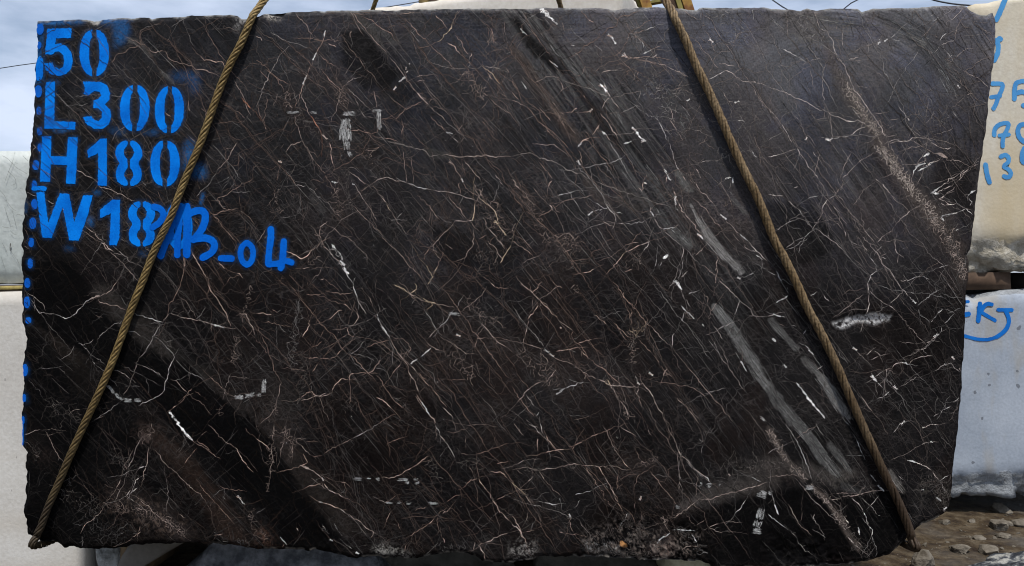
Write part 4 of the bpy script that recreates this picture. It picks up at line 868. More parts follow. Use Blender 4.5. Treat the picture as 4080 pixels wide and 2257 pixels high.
(3,1): "W5:0,16 10,14 20,11;G4:20,11 28,8;W5:29,8 36,18;W5:36,18 42,28 50,38;G5:50,38 56,48 61,58;W5:61,58 68,53;P5:68,53 71,48;G5:71,48 75,42 74,38;W5:74,38 80,32 88,24;G5:88,24 96,18 108,12;W5:61,58 54,68;G5:54,68 52,76 50,83;W4:70,54 76,62;W5:78,68 84,74;G5:84,74 90,80 93,86;W5:96,90 106,102;W5:9,89 16,84;G5:16,84 24,80 34,77;W5:18,107 26,100;W5:36,96 44,90;G5:26,100 36,96;G5:44,90 46,85 50,82;W6:0,54 15,55;G6:20,60 30,68;W4:30,68 36,77;G4:36,77 44,86;W5:65,65 72,74;G5:72,74 78,86;W7:120,1 132,1 142,0;G5:128,12 140,8 152,5 162,1;W4:162,1 170,6;W6:170,6 182,7;G6:142,0 154,6 164,12 175,17;G6:175,17 190,20 202,26;P12:170,13 178,17;W5:130,18 134,24 144,24;G5:144,24 152,22 158,18;W7:144,36 145,32;W9:145,32 148,27;W10:148,26 156,23;W7:156,23 157,17;W12:155,16 160,13;W9:150,30 156,27;W9:156,27 164,22;W7:164,22 172,18;W6:157,25 166,20;W8:163,52 170,47;W7:170,47 178,42;W7:178,42 184,37 190,33;W6:190,33 196,29;W8:164,52 170,53;W7:168,52 174,48;W5:174,48 182,45;W6:170,58 176,55;W6:176,55 182,50 187,46;W5:190,39 196,33;W5:191,39 192,34 200,28;W6:202,27 212,23;W8:200,54 206,50;W6:206,50 210,47;W6:199,55 199,60;W7:200,57 203,61 201,65;W8:174,75 182,73;W7:182,73 190,71;W6:190,71 197,68;W5:197,68 202,72 206,75;W6:170,58 176,60;W6:176,60 182,64;W7:177,64 187,63;W5:172,62 177,65;W10:173,77 175,80;W5:107,38 113,43;W6:114,43 122,53;G5:122,54 130,62 140,70;W5:150,65 142,70;W5:142,70 132,78 126,86;G5:126,86 117,94;W5:117,94 108,102;G5:112,38 120,35 128,31;G4:85,64 92,54 100,46 107,40;W6:94,96 100,102;W5:100,102 110,114 120,128 130,142;G5:106,115 114,105;W6:112,116 118,117;G6:93,104 99,113;W5:101,116 108,124 109,130;W5:109,130 102,134 99,142;W7:96,106 99,110;W6:127,102 127,107;W7:127,107 130,113;G5:130,113 129,122;W7:131,130 133,132;W5:170,127 180,124;W6:132,139 138,139;W5:138,139 146,136 152,135;W5:152,135 162,138;G5:118,112 110,117;W5:199,114 203,106;W9:199,112 200,118;W6:60,94 61,97;W5:76,89 77,95;W5:46,82 50,82;G5:60,74 68,82 74,88;W5:0,130 8,134;W6:8,130 14,140;W7:187,90 190,88;G5:52,13 44,38;G5:82,11 72,38;W5:45,11 48,16;W4:26,47 30,46;W5:40,58 50,55;G5:56,60 64,72 72,80;W5:20,108 40,97;G4:38,94 30,112;G5:46,88 64,100 80,114;G4:82,100 94,106",
(3,2): "W5:128,0 133,8;W5:133,8 140,15;G5:140,15 146,20;W6:150,28 151,33;W5:151,33 158,38 161,41;W5:161,41 168,34;W5:168,34 174,28;W9:145,19 147,22;W5:134,9 128,17 122,22;W5:149,24 160,16 172,8;W6:100,0 100,8 101,14;W6:100,14 100,26 98,34;W5:101,10 110,18;G5:110,18 120,24;W5:120,24 128,30;G6:128,30 134,38 144,48 152,58 158,65;W6:149,70 152,68;W6:152,68 158,66;W5:158,61 162,60;W6:162,60 168,55;W6:168,55 171,52;W6:171,52 173,46;W5:176,42 182,36 186,32;W8:165,55 169,53;W6:107,95 116,89;P7:116,89 124,86;W6:124,86 128,82 134,81;W8:134,81 140,83;W6:140,83 144,78;W5:144,78 154,75 164,74;W15:104,94 106,98;W12:106,97 108,100;W6:103,91 104,94;W5:109,101 114,106;W5:118,88 118,96;W5:118,96 124,104;W10:126,104 128,108;W7:141,100 148,95;G5:164,90 174,84 182,82 194,91;W9:184,75 185,78;W5:165,135 170,132;W6:172,132 174,128;W6:174,128 182,125;W5:184,120 193,115;W8:29,102 34,108;W9:34,108 38,113;W12:39,115 42,119;W13:42,119 46,124;W10:46,124 52,131;W8:52,131 56,136;W7:37,64 41,69;W8:41,69 45,73;W10:16,83 18,86;W16:5,57 7,60;W6:49,88 55,84;W8:9,21 14,18;W8:14,18 19,15;W5:42,15 49,10;W5:56,14 61,20;W6:98,73 103,69;W5:106,70 112,75;W10:85,66 88,69;G5:88,69 96,78 104,86;W5:102,78 110,75;G5:108,118 116,114;W5:116,114 121,110;P5:92,114 98,122 104,130;G5:65,36 74,30 86,20 95,13;W7:0,35 6,33;W8:6,33 12,35;W6:13,35 17,36;G5:100,27 88,28 80,30;W7:142,11 147,12;W6:185,30 192,27;G5:176,28 186,32;W6:35,53 38,48;W5:28,45 24,44;W8:132,142 136,140;W4:132,120 134,123;W8:176,82 177,84;G5:128,108 124,112;D4:110,90 130,112 150,134;D4:120,60 150,94 180,130;D4:60,60 80,84;W6:190,86 194,91",
(3,3): "W13:154,4 156,4;W7:156,4 162,1;W5:162,1 170,1;W6:125,9 130,2;W6:130,2 134,0;W8:140,37 148,39;W7:148,39 154,42;W6:154,42 162,46;W5:162,46 170,56;W5:170,56 178,68;W5:170,57 176,54 180,52;W5:94,32 89,32;W5:94,31 90,22 88,16;W7:102,51 108,58;W8:110,62 115,67;P6:63,76 74,73;P7:74,73 86,72 96,69;P6:96,69 106,67 114,67;W6:84,74 92,82 96,90;W9:96,90 98,96;W6:98,96 100,102;W6:100,102 104,106 103,112;W5:103,112 106,120 108,126;G6:95,76 102,82;W4:102,82 112,92;W5:110,72 106,78 102,82;P5:0,54 14,52 24,51 34,55;G5:16,0 26,14;W5:26,14 36,34 44,56;W6:4,70 6,80;W8:7,82 10,90;W4:0,90 12,100 20,106;W6:20,105 22,107;G5:22,106 30,118 40,128 46,132;G5:26,54 40,70 56,86 70,100;W7:153,21 160,19;W11:162,18 164,19;W9:153,66 155,66;W9:168,74 172,77;W13:175,85 178,84;W6:174,87 180,86;G6:0,30 20,20;G5:46,4 38,12;P5:28,16 34,10 48,3;G5:48,0 56,12;P5:68,70 80,70;W7:80,113 86,119;W6:84,119 92,125;W5:90,118 94,124;W8:90,104 91,110;W5:45,96 48,100;W5:46,90 46,96;G5:62,36 56,44;D4:110,50 140,90 160,120;W5:76,93 80,100;P4:34,88 32,98;P4:20,80 30,100 44,112;G5:44,105 58,114;W7:130,52 134,56",
}
pinkish = fbm(np.meshgrid(np.arange(256), np.arange(142))[0] / 11.0, np.meshgrid(np.arange(256), np.arange(142))[1] / 11.0, 351, 3)
def tint(tone, x, y):
    base = np.array(TONE[tone])
    if tone in 'WG':
        k = float(sstep(.34, .56, pinkish[min(141, max(0, int(y / 4))), min(255, max(0, int(x / 4)))])) * float(np.interp(x, [0, 200, 620, 760, 1024], [.5, 1.1, 1.1, .4, .55]))
        base = base * np.array([1 + .05 * k, 1 - .19 * k, 1 - .30 * k])
    return base
VEINS[(0,2)] += ';W11:169,131 173,135;W13:172,135 178,141'
VEINS[(0,3)] += ';W15:177,0 182,6;W15:181,5 186,11;W11:185,10 191,16'
for (c, r), s in VEINS.items():
    for e in s.replace('..', '').split(';'):
        h, pts = e.split(':')
        w = float(h[1:]) * 0.1
        pts = tl(c, r, pts, 1.0)
        tone = h[0]
        heavy = len(pts) == 2 and w > 0.75
        col_ = tint(tone, *pts[0])
        p = crinkle(pts, .045 if heavy else .07, 1.2 if heavy else 1.5)
        if heavy:
            if math.dist(pts[0], pts[-1]) < 5:        # small angular crystals: two crossing splinters
                dd = np.array(pts[-1]) - np.array(pts[0]); mm_ = (np.array(pts[-1]) + np.array(pts[0])) / 2; pr_ = np.array([-dd[1], dd[0]]) * (.25 + .3 * rs.rand())
                ribbon([mm_ - dd * .55 + pr_, mm_ + pr_ * .2, mm_ + dd * .6 - pr_ * .8], w * .8, col_, taper='eye', wob=.6, bright=1.0)
                w *= .72
            p = np.concatenate([[p[0] + (p[0] - p[-1]) * .14], p, [p[-1] + (p[-1] - p[0]) * .14]])
            ribbon(p, w * (1.35 if w < 1.05 else 1.6), col_ if tone != 'W' else (.68, .655, .63), taper='eye', wob=.8, bright=.9 if w < 1.05 else 1.2)
            continue
        ribbon(p, w * (.80 if tone != 'D' else .95), col_ * (.88 if tone == 'W' else 1.08), taper=True, wob=.5, bright=1.1)
        for end, prev in ((p[-1], p[-3 if len(p) > 2 else 0]), (p[0], p[2 if len(p) > 2 else -1])):
            if rs.rand() < .45:                      # the vein thins out but goes on
                a = math.atan2(end[1] - prev[1], end[0] - prev[0]) + rs.randn() * .12
                ln = 6 + 30 * rs.rand() ** 1.5
                q = crinkle([end, (end[0] + math.cos(a) * ln * .5, end[1] + math.sin(a) * ln * .5), (end[0] + math.cos(a + .1) * ln, end[1] + math.sin(a + .1) * ln)], .06, 1.5)
                ribbon(q, w * .55, col_ * .5, bright=.75)
        for k in range(1, len(p) - 1):               # side veinlets
            if rs.rand() < .045:
                a = math.atan2(p[k + 1][1] - p[k - 1][1], p[k + 1][0] - p[k - 1][0]) + rs.choice([-1, 1]) * (.5 + rs.rand())
                ln = 3 + rs.rand() ** 2 * 24
                ribbon(crinkle([p[k], p[k] + np.array([math.cos(a), math.sin(a)]) * ln], .09, 1.4), .26 + .2 * rs.rand(), TONE['G'] if tone != 'P' else TONE['P'], bright=.35 + .4 * rs.rand())

# lace zones
for a in (
 (3,0,"60,50 70,74 82,98 96,118 112,136",5,'L',2.0), (3,0,"78,86 90,104 100,120 113,138",6,(.40,.34,.29),2.6), (3,1,"108,4 118,12 126,24 134,36 144,50",5.5,(.42,.355,.305),3.2), (3,1,"112,8 124,22 140,46 154,60 168,80",5.6,(.39,.325,.28),3.4),
 (3,1,"160,72 176,92 186,108 192,126 194,140",6,(.34,.27,.23),2.2), (3,1,"170,70 190,100",9,'L',1.0),
 (3,3,"0,4 8,18 12,28 20,38 30,48 36,56",3.4,(.36,.295,.255),3.4), (3,3,"40,62 52,70 60,78 66,90 74,98 78,106",3.2,(.34,.28,.245),3.2), (3,3,"78,106 88,122 96,126 104,130",4,'L',2.2),
 (3,3,"46,60 60,56 76,54 84,50",4,'L',2.0), (3,3,"150,60 165,56 178,72 176,82",8,'L',1.6), (3,3,"64,76 74,73 100,69 114,67",2.2,'L',2.4), (3,3,"0,40 16,46",8,'L',1.2),
 (2,3,"180,78 200,76 230,67 254,59",3.5,'L',2.2), (2,3,"148,100 156,95 174,86",3.0,'P',2.0), (2,3,"210,40 230,44 250,40",9,'L',1.1), (2,3,"120,42 140,38 146,34",4,'P',1.6), (2,3,"0,44 26,47 68,41",2.5,'L',1.4),
 (2,3,"108,96 122,105 130,112 116,118",7,'L',2.0), (2,3,"128,100 136,116 152,124",8,'L',1.6), (2,3,"164,104 172,110 184,122 190,128",5,'G',1.6), (2,3,"70,124 100,128 150,132",5,'L',1.6), (2,3,"2,124 14,128 22,132",4,'G',2.0),
 (2,3,"12,68 18,76 20,84",3,'P',2.0), (2,3,"56,90 58,100 50,112",4,'L',1.3),
 (1,3,"30,2 36,20 34,36",5,'P',1.8), (1,3,"18,4 16,30 14,52 12,70",3,'P',1.8), (1,3,"112,124 120,130 158,133",3,'G',1.8), (1,3,"205,34 216,40 222,42",6,'L',1.6), (1,3,"174,124 200,122 212,124",3,'G',1.4), (1,3,"176,30 180,60",4,'L',1.2),
 (1,3,"60,92 72,112 78,118",3,'G',1.3), (1,3,"0,104 14,118",5,'P',1.3),
 (1,2,"42,20 40,40 37,60 36,76 36,90",5,'G',1.5), (1,2,"46,70 48,86 46,100 44,120",5,'L',1.6), (1,2,"20,116 20,140",3,'P',1.6), (1,2,"92,114 94,134",6,'L',1.4), (1,2,"190,60 200,78 215,100",7,'P',1.0), (1,2,"205,12 215,24 225,36 245,38",6,'P',1.0), (1,2,"140,112 150,132",4,'L',1.0),
 (0,2,"252,4 246,24 240,40",2.6,'P',2.4), (0,2,"238,52 234,64 232,84",3.6,'P',2.4), (0,2,"226,102 222,116 218,136",3,'P',1.0), (0,2,"150,40 158,54 172,60",8,'L',.8), (0,2,"40,120 60,130 80,136",9,'L',.8),
 (0,3,"140,10 148,18 150,4",6,'P',1.6), (0,3,"60,66 80,76 100,90",10,'L',1.0), (0,3,"110,80 140,88 170,100 185,112",5,'P',2.0), (0,3,"150,86 176,104 186,114",3,'P',2.4), (0,3,"30,20 40,34",8,'L',1.0), (0,3,"80,100 130,110",12,'D',.9), (0,3,"112,30 130,46 136,60",8,'L',.8), (0,3,"212,110 226,114 250,120",4,'G',1.2), (0,3,"250,84 254,110",4,'P',1.6),
 (1,0,"34,90 32,108",6,'P',1.4), (1,0,"80,90 88,98 84,106",8,'P',1.6), (1,0,"205,70 214,82 226,96",7,'P',2.2), (1,0,"40,112 52,124 66,132",8,'L',1.0), (1,0,"160,92 176,106",5,'P',1.2), (1,0,"176,110 182,108",3,'P',2.0), (1,0,"78,38 86,46",5,'P',1.2),
 (1,1,"22,44 20,60 26,74",4,'P',1.6), (1,1,"80,46 82,64 80,74",7,'P',1.4), (1,1,"90,24 91,50 92,66",3,'L',1.6), (1,1,"108,12 118,22",8,'P',1.2), (1,1,"64,84 62,100 70,112",3,'P',1.6), (1,1,"76,106 86,118 92,130",3.5,'W',1.4), (1,1,"224,56 238,76 250,100",9,'P',.9), (1,1,"216,106 230,120 240,126",9,'L',.9), (1,1,"56,108 54,128",4,'P',1.2),
 (2,1,"4,40 18,66 30,86 38,104",5,'P',1.8), (2,1,"40,96 52,100 64,98 66,112",7,'P',1.8), (2,1,"44,108 56,120 76,124",7,'L',1.1), (2,1,"116,116 130,124",7,'P',1.2), (2,1,"208,60 214,66",4,'P',2.0), (2,1,"176,30 180,44",4,'P',1.4), (2,1,"205,8 216,18",8,'G',1.0),
 (2,2,"60,2 66,12",5,'P',1.4), (2,2,"118,44 122,52 130,44",4,'Y',1.2), (2,2,"118,48 122,60 120,72 120,84",4,'P',2.4), (2,2,"172,30 182,36",3,'P',2.4), (2,2,"200,20 198,30 196,38",3,'P',1.6), (2,2,"28,80 34,94 46,104",8,'P',1.1), (2,2,"4,70 20,84",8,'P',.9), (2,2,"90,98 98,106",3,'Y',1.6), (2,2,"104,110 114,132 118,142",3,'P',1.6), (2,2,"205,40 226,60",5,'G',.7),
 (2,0,"46,112 54,122",5,'P',2.0), (2,0,"114,70 116,74",3,'G',3.0), (2,0,"130,84 150,96 160,110",10,'G',1.0), (2,0,"110,20 130,36 120,50",10,'G',.8), (2,0,"150,108 158,120",6,'G',1.6), (2,0,"16,72 42,76",7,'L',1.0), (2,0,"190,10 230,20",9,'G',.9), (2,0,"200,30 240,40",10,'G',.7), (2,0,"150,96 175,92",8,'G',.7), (2,0,"166,116 172,140",6,'G',1.0),
 (3,0,"14,14 40,20 54,40",12,'G',1.0), (3,0,"40,30 48,54",8,'L',1.2), (3,0,"180,52 186,70",5,'G',1.8), (3,0,"196,92 206,96",5,'G',1.2), (3,0,"150,110 180,128",12,'G',.5)):
    lace(*a)

# streaky calcite bands
grain(2,0,"50,57 66,72 84,90 100,102",6)
grain(2,0,"94,103 102,112 113,133",5)
grain(2,0,"0,48 12,62 24,82 40,104 56,128 66,140",6,(.15,.115,.095),1.0)
grain(2,0,"20,18 27,26 44,52 50,57",4)
grain(2,0,"8,70 30,95 60,140",8,(.12,.10,.09),.6)
grain(2,0,"66,60 90,84 120,120",5,(.12,.118,.112),.6)
grain(2,1,"165,33 175,47",5,(.24,.235,.225),2)
grain(2,1,"130,24 150,50",5)
grain(2,1,"178,64 186,80 196,96 210,112 229,131",4.5,(.34,.32,.30),2.4)
grain(2,1,"144,66 156,85",4)
grain(2,1,"158,86 178,106",5.5,(.2,.195,.185),1.5)
grain(2,1,"214,50 234,75",3)
grain(2,1,"60,20 96,62 110,80",6,(.12,.10,.09),.6)
grain(2,1,"104,20 140,66",5,(.12,.115,.11),.6)
grain(2,2,"200,22 214,40 230,64 243,86 254,106",8,(.22,.215,.205),1.6)
grain(3,2,"0,104 12,122 26,140",8,(.17,.166,.158),1.4)
grain(3,3,"24,-4 42,16 56,36 72,56",8,(.18,.175,.165),1.4)
grain(3,3,"60,20 72,34 84,52",4,(.17,.166,.158),1.4)
grain(3,2,"2,38 12,50 30,69",3.5,(.2,.195,.185),1.6)
grain(3,2,"34,76 50,92",4,(.2,.195,.185),1.4)
grain(3,2,"48,90 62,108 74,128 84,142",6.5,(.24,.235,.225),1.8)
grain(3,3,"119,46 128,60 136,70",4,(.24,.22,.2),1.6)
grain(2,0,"130,60 160,100 176,130",8,(.14,.14,.137),.5)
grain(3,0,"120,20 150,36 176,70 190,96",10,(.16,.16,.158),.8)
grain(3,0,"20,10 70,20 120,26 160,44",8,(.2,.19,.175),.6)

# chalky tool marks
for c, r, s, w in ((0,2,"106,102 114,112 122,119",2.6), (0,2,"122,119 132,119 141,118",3.4), (0,2,"233,116 243,115 254,112",4), (1,2,"9,97 7,112",4.2), (1,2,"0,113 6,113",3.2),
   (1,0,"29,112 44,112",2.0), (1,0,"53,112 62,112",2.0), (1,0,"85,113 100,113",3.8), (1,0,"89,117 91,142",9), (1,0,"85,122 84,142",2), (1,0,"114,110 126,110",2), (1,0,"122,110 123,130",4.4), (1,1,"89,0 91,10",7), (1,1,"92,10 95,16",3), (1,1,"84,15 86,16",2.4), (1,1,"77,16 78,16.5",2),
   (1,2,"190,32 204,33",2.6), (1,3,"96,55.5 106,55.5",2.8), (1,3,"109,55 115,55",1.5), (1,3,"119,55.5 124,55.5",2.6), (1,3,"139,56 152,56",2.6), (1,3,"156,55.5 162,56",2.2), (1,3,"147,59 153,59",2.2), (1,3,"157,59 163,59",3), (1,3,"128,79 137,79",1.6), (1,3,"140,79 146,79",1.3), (1,3,"149,79 155,80",2.4), (1,3,"171,79.5 182,80.5",2.6),
   (2,3,"186,61 190,61",3.2), (2,3,"193,61 200,62",3.8), (2,3,"206,61 208,62",2.2), (2,3,"162,83 168,83.5",2.6), (2,3,"249,84 246,96 243,104",7.5), (2,3,"239,106 249,108",6), (2,3,"244,69 254,72",7), (3,3,"0,68 5,70",4), (3,3,"36,64 46,64",4.4), (3,2,"241,34 254,33",1)):
    pts = tl(c, r, s, 1.0)
    for k in range(len(pts) - 1): scrape(pts[k:k + 2], w)

# ------------------------------------------------------------------ the finer network that fills the stone
def theta_at(x): return math.radians(float(np.interp(x, [0, 300, 600, 1024], [43, 48, 52, 57])))
gx, gy = np.meshgrid(np.arange(0, 1024, 4.0), np.arange(0, 568, 4.0))
dens = fbm(gx / 60, gy / 60, 301, 4); dens2 = fbm(gx / 35 + 8, gy / 35, 311, 4)
def dn(a, x, y): return a[min(141, max(0, int(y / 4))), min(255, max(0, int(x / 4)))]
def local(x, y): return (.16 + .90 * float(film_light_at(x, y)) ** .85) * (1 - .85 * grid_at(WEDGE, x, y))  # fine veins dimmed along with the light falloff painted on the face
count = 0
while count < 2500:                      # straight bedding lines
    x, y = rs.rand() * 1024, rs.rand() * 560
    if rs.rand() > 1.6 * (dn(dens, x, y) - .25) or (x > 640 and y < 120 and rs.rand() < .7): continue
    count += 1
    a = theta_at(x) + rs.randn() * .03
    if x < 640 and rs.rand() < .30: a = -.72 + rs.randn() * .22      # the opposing set of hairlines
    ln = 10 + (90 * rs.rand() ** 2 if count > 260 else 70 + 260 * rs.rand() ** 1.5)
    x -= math.cos(a) * ln * .5; y -= math.sin(a) * ln * .5
    p = walk(x, y, a, ln, .022, 3.0, .5) + rs.randn(max(3, int(ln / 3)) + 1, 2) * .12
    # long ones come and go
    k0 = 0
    while k0 < len(p) - 2:
        k1 = min(len(p), k0 + rs.randint(4, 22))
        if rs.rand() < .78: ribbon(p[k0:k1], .24 + .26 * rs.rand() ** 2, rs.choice(['D', 'D', 'L', 'G']), bright=(.2 + .85 * rs.rand() ** 2.4) * local(x, y) * 1.1, wob=.6)
        k0 = k1 - 1
def cracked(x, y, a, ln):
    '''a crack: a few straight runs joined at kinks, finely crinkled'''
    pts = [(x, y)]
    n_ = max(1, int(ln / 9 + rs.rand()))
    for _ in range(n_):
        b_ = a + rs.randn() * .30
        l_ = ln / n_ * (.6 + .8 * rs.rand())
        x += math.cos(b_) * l_; y += math.sin(b_) * l_; pts.append((x, y))
    return crinkle(pts, .055, 1.4)
# the connected web: cells stretched along the bedding, and long fractures that follow their borders
T0 = math.radians(50); CT, ST = math.cos(T0), math.sin(T0); STR = 1.9
pp = []
while len(pp) < 3600:
    x, y = -40 + rs.rand() * 1100, -40 + rs.rand() * 640
    if rs.rand() > .35 + 1.3 * (dn(dens2, x, y) - .25): continue
    pp.append(((x * CT + y * ST) / STR, -x * ST + y * CT))
nodes, nedges = voronoi(pp)
nodes = [(q[0] * STR * CT - q[1] * ST, q[0] * STR * ST + q[1] * CT) for q in nodes]
adj = {}
for i, j in nedges:
    if math.dist(nodes[i], nodes[j]) < 120:
        adj.setdefault(i, []).append(j); adj.setdefault(j, []).append(i)
def okn(q): return -20 < q[0] < 1044 and -20 < q[1] < 586
for i, j in nedges:                      # faint cell borders
    a, b_ = nodes[i], nodes[j]
    if not (okn(a) and okn(b_)) or rs.rand() < .20 or math.dist(a, b_) > 90: continue
    x, y = (a[0] + b_[0]) / 2, (a[1] + b_[1]) / 2
    ribbon(crinkle([a, b_], .05, 1.4), .22 + .2 * rs.rand() ** 2, tint('G', x, y) * .8, taper=False, bright=(.18 + .75 * rs.rand() ** 2.2) * local(x, y))
keys = [k for k in adj if okn(nodes[k])]
for k in range(1250):                     # fractures
    i = keys[rs.randint(len(keys))]
    md = rs.rand()
    hd = theta_at(nodes[i][0]) if md < .42 else (-.66 + rs.randn() * .14 if md < .72 else (1.4 + rs.randn() * .15 if md < .9 else rs.rand() * 6.28))
    path = [i]; n_ = 4 + int(26 * rs.rand() ** 1.5)
    for _ in range(n_):
        x0, y0 = nodes[path[-1]]
        best, bd = None, -1
        for j in adj.get(path[-1], []):
            if j in path or not okn(nodes[j]): continue
            L = math.dist(nodes[j], (x0, y0)) + 1e-6
            d = ((nodes[j][0] - x0) * math.cos(hd) + (nodes[j][1] - y0) * math.sin(hd)) / L
            if d > bd: best, bd = j, d
        if best is None or bd < .2: break
        path.append(best)
    if len(path) < 3: continue
    q = [nodes[j] for j in path]
    # straighten: blend with the chord so that fractures run true
    q = [(a[0] * .45 + (q[0][0] + (q[-1][0] - q[0][0]) * t) * .55, a[1] * .45 + (q[0][1] + (q[-1][1] - q[0][1]) * t) * .55) for a, t in zip(q, np.linspace(0, 1, len(q)))]
    x, y = q[len(q) // 2]
    ribbon(crinkle(q, .04, 1.4), .22 + .34 * rs.rand() ** 2.6, tint('G', x, y), bright=(.26 + .90 * rs.rand() ** 2.2) * local(x, y) * 1.05)
count = 0
while count < 2300:                      # short splinters between them
    x, y = rs.rand() * 1024, rs.rand() * 560
    if rs.rand() > 2.2 * (dn(dens2, x, y) - .3): continue
    count += 1
    mode = rs.rand()
    a = theta_at(x) + rs.randn() * .18 if mode < .30 else (-.6 + rs.randn() * .3 if mode < .66 else (1.45 + rs.randn() * .25 if mode < .82 else rs.rand() * 6.28))
    ln = 3 + 34 * rs.rand() ** 2.5
    w = .20 + .26 * rs.rand() ** 2.5
    tone = tint('G', x, y) * rs.choice([.4, .6, .8, 1.0])
    if rs.rand() < .25: tone = np.array(TONE['P']) * .8
    br = (.28 + .85 * rs.rand() ** 2) * local(x, y) * 1.1
    p = cracked(x, y, a, ln)
    ribbon(p, w, tone, bright=br)
    if ln > 10 and len(p) > 4:
        for _ in range(rs.randint(0, 5)):
            k = rs.randint(1, len(p) - 1)
            ribbon(cracked(p[k][0], p[k][1], a + rs.choice([-1, 1]) * (.5 + .7 * rs.rand()), ln * .5 * rs.rand() + 3), w * .8, tone, bright=br * .8)
for _ in range(90):                      # little calcite eyes strung on the bedding
    x, y = rs.rand() * 1024, rs.rand() * 560
    a = theta_at(x) + rs.randn() * .2
    ln = 1.0 + 2.4 * rs.rand() ** 2
    ribbon([(x, y), (x + math.cos(a) * ln / 2, y + math.sin(a) * ln / 2), (x + math.cos(a) * ln, y + math.sin(a) * ln)], .45 + .5 * rs.rand(), 'W', bright=(.4 + .5 * rs.rand()) * local(x, y), wob=.2)

vme = mesh_np('calcite_veining', np.concatenate(V_co), np.concatenate(V_q), smooth=False)
set_color(vme, 'mineral', np.concatenate(V_cc))
m, nt, n, l, b = new_mat('calcite')
at = n.new('ShaderNodeAttribute'); at.attribute_name = 'mineral'
tc = n.new('ShaderNodeTexCoord'); ns = n.new('ShaderNodeTexNoise'); ns.inputs['Scale'].default_value = 220
l.new(tc.outputs['Object'], ns.inputs['Vector'])
mr = n.new('ShaderNodeMapRange'); mr.inputs['From Min'].default_value = .3; mr.inputs['From Max'].default_value = .7; mr.inputs['To Min'].default_value = .6; mr.inputs['To Max'].default_value = 1.25
l.new(ns.outputs['Fac'], mr.inputs['Value'])
mx = n.new('ShaderNodeMixRGB'); mx.blend_type = 'MULTIPLY'; mx.inputs['Fac'].default_value = 1
l.new(at.outputs['Color'], mx.inputs['Color1']); l.new(mr.outputs['Result'], mx.inputs['Color2']); l.new(mx.outputs['Color'], b.inputs['Base Color'])
b.inputs['Roughness'].default_value = .6; b.inputs['Specular IOR Level'].default_value = .03
veins = link('calcite_veining', vme, m, block)
veins['kind'] = 'stuff'
# ------------------------------------------------------------------ paint on the block
def paint_mat(name, c1, c2):
    m, nt, n, l, b = new_mat(name)
    tc = n.new('ShaderNodeTexCoord')
    a = n.new('ShaderNodeTexNoise'); a.inputs['Scale'].default_value = 14; a.inputs['Detail'].default_value = 6
    f = n.new('ShaderNodeTexNoise'); f.inputs['Scale'].default_value = 260; f.inputs['Detail'].default_value = 3
    l.new(tc.outputs['Object'], a.inputs['Vector']); l.new(tc.outputs['Object'], f.inputs['Vector'])
    ad = n.new('ShaderNodeMath'); ad.operation = 'MULTIPLY_ADD'; ad.inputs[1].default_value = .45
    l.new(f.outputs['Fac'], ad.inputs[0]); l.new(a.outputs['Fac'], ad.inputs[2])
    r = n.new('ShaderNodeValToRGB'); r.color_ramp.elements[0].position = .5; r.color_ramp.elements[1].position = .9
    r.color_ramp.elements[0].color = (*c1, 1); r.color_ramp.elements[1].color = (*c2, 1)
    l.new(ad.outputs[0], r.inputs['Fac'])
    # thin places where the stone shows through
    g_ = n.new('ShaderNodeTexNoise'); g_.inputs['Scale'].default_value = 95; g_.inputs['Detail'].default_value = 6; g_.inputs['Roughness'].default_value = .7
    l.new(tc.outputs['Object'], g_.inputs['Vector'])
    gr = n.new('ShaderNodeMapRange'); gr.inputs['From Min'].default_value = .60; gr.inputs['From Max'].default_value = .74; gr.inputs['To Max'].default_value = .75
    l.new(g_.outputs['Fac'], gr.inputs['Value'])
    gm = n.new('ShaderNodeMixRGB'); gm.inputs['Color2'].default_value = (c1[0] * .5 + .004, c1[1] * .35, c1[2] * .3, 1)
    l.new(gr.outputs['Result'], gm.inputs['Fac']); l.new(r.outputs['Color'], gm.inputs['Color1']); l.new(gm.outputs['Color'], b.inputs['Base Color'])
    b.inputs['Roughness'].default_value = .55; b.inputs['Specular IOR Level'].default_value = .04
    return m
M_BLUE = paint_mat('blue_stencil_paint', (.001, .105, .50), (.002, .215, .80))
M_DEEP = paint_mat('deep_blue_spray_paint', (.001, .085, .47), (.002, .135, .62))
M_DASH = paint_mat('dark_blue_spray_paint', (.004, .075, .40), (.005, .115, .54))

def rag_edge(poly, seed, amp=.18):
    """paint never has a perfectly clean edge"""
    out = []
    n_ = len(poly)
    for i in range(n_):
        a, b_ = np.array(poly[i]), np.array(poly[(i + 1) % n_])
        L = np.linalg.norm(b_ - a); k = max(1, int(L / 1.1))
        for j in range(k):
            p = a + (b_ - a) * j / k
            out.append(p)
    rr_ = np.random.RandomState(seed)
    out = np.array(out)
    d = np.roll(out, -1, 0) - np.roll(out, 1, 0); d /= np.linalg.norm(d, axis=1)[:, None] + 1e-9
    return out + np.stack([-d[:, 1], d[:, 0]], 1) * (rr_.randn(len(out)) * amp)[:, None]

_pl = [0]
def paint_mesh(name, polys, mat, parent, ydist=0.0, base=0.0008, label=None, place=None, seed=0, amp=.18):
    co, fc = [], []
    for k, p in enumerate(polys):
        p = rag_edge(p, seed + k, amp)
        _pl[0] += 1
        y = ydist - base - 0.00002 * (_pl[0] % 40)
        s0 = len(co)
        for q in p: co.append(P(q[0], q[1], y))
        fc.append(list(range(s0, s0 + len(p))))
    me = mesh_np(name, co, faces=fc, smooth=False)
    me.update()
    o = link(name, me, mat, parent)
    if label: o['label'] = label
    return o

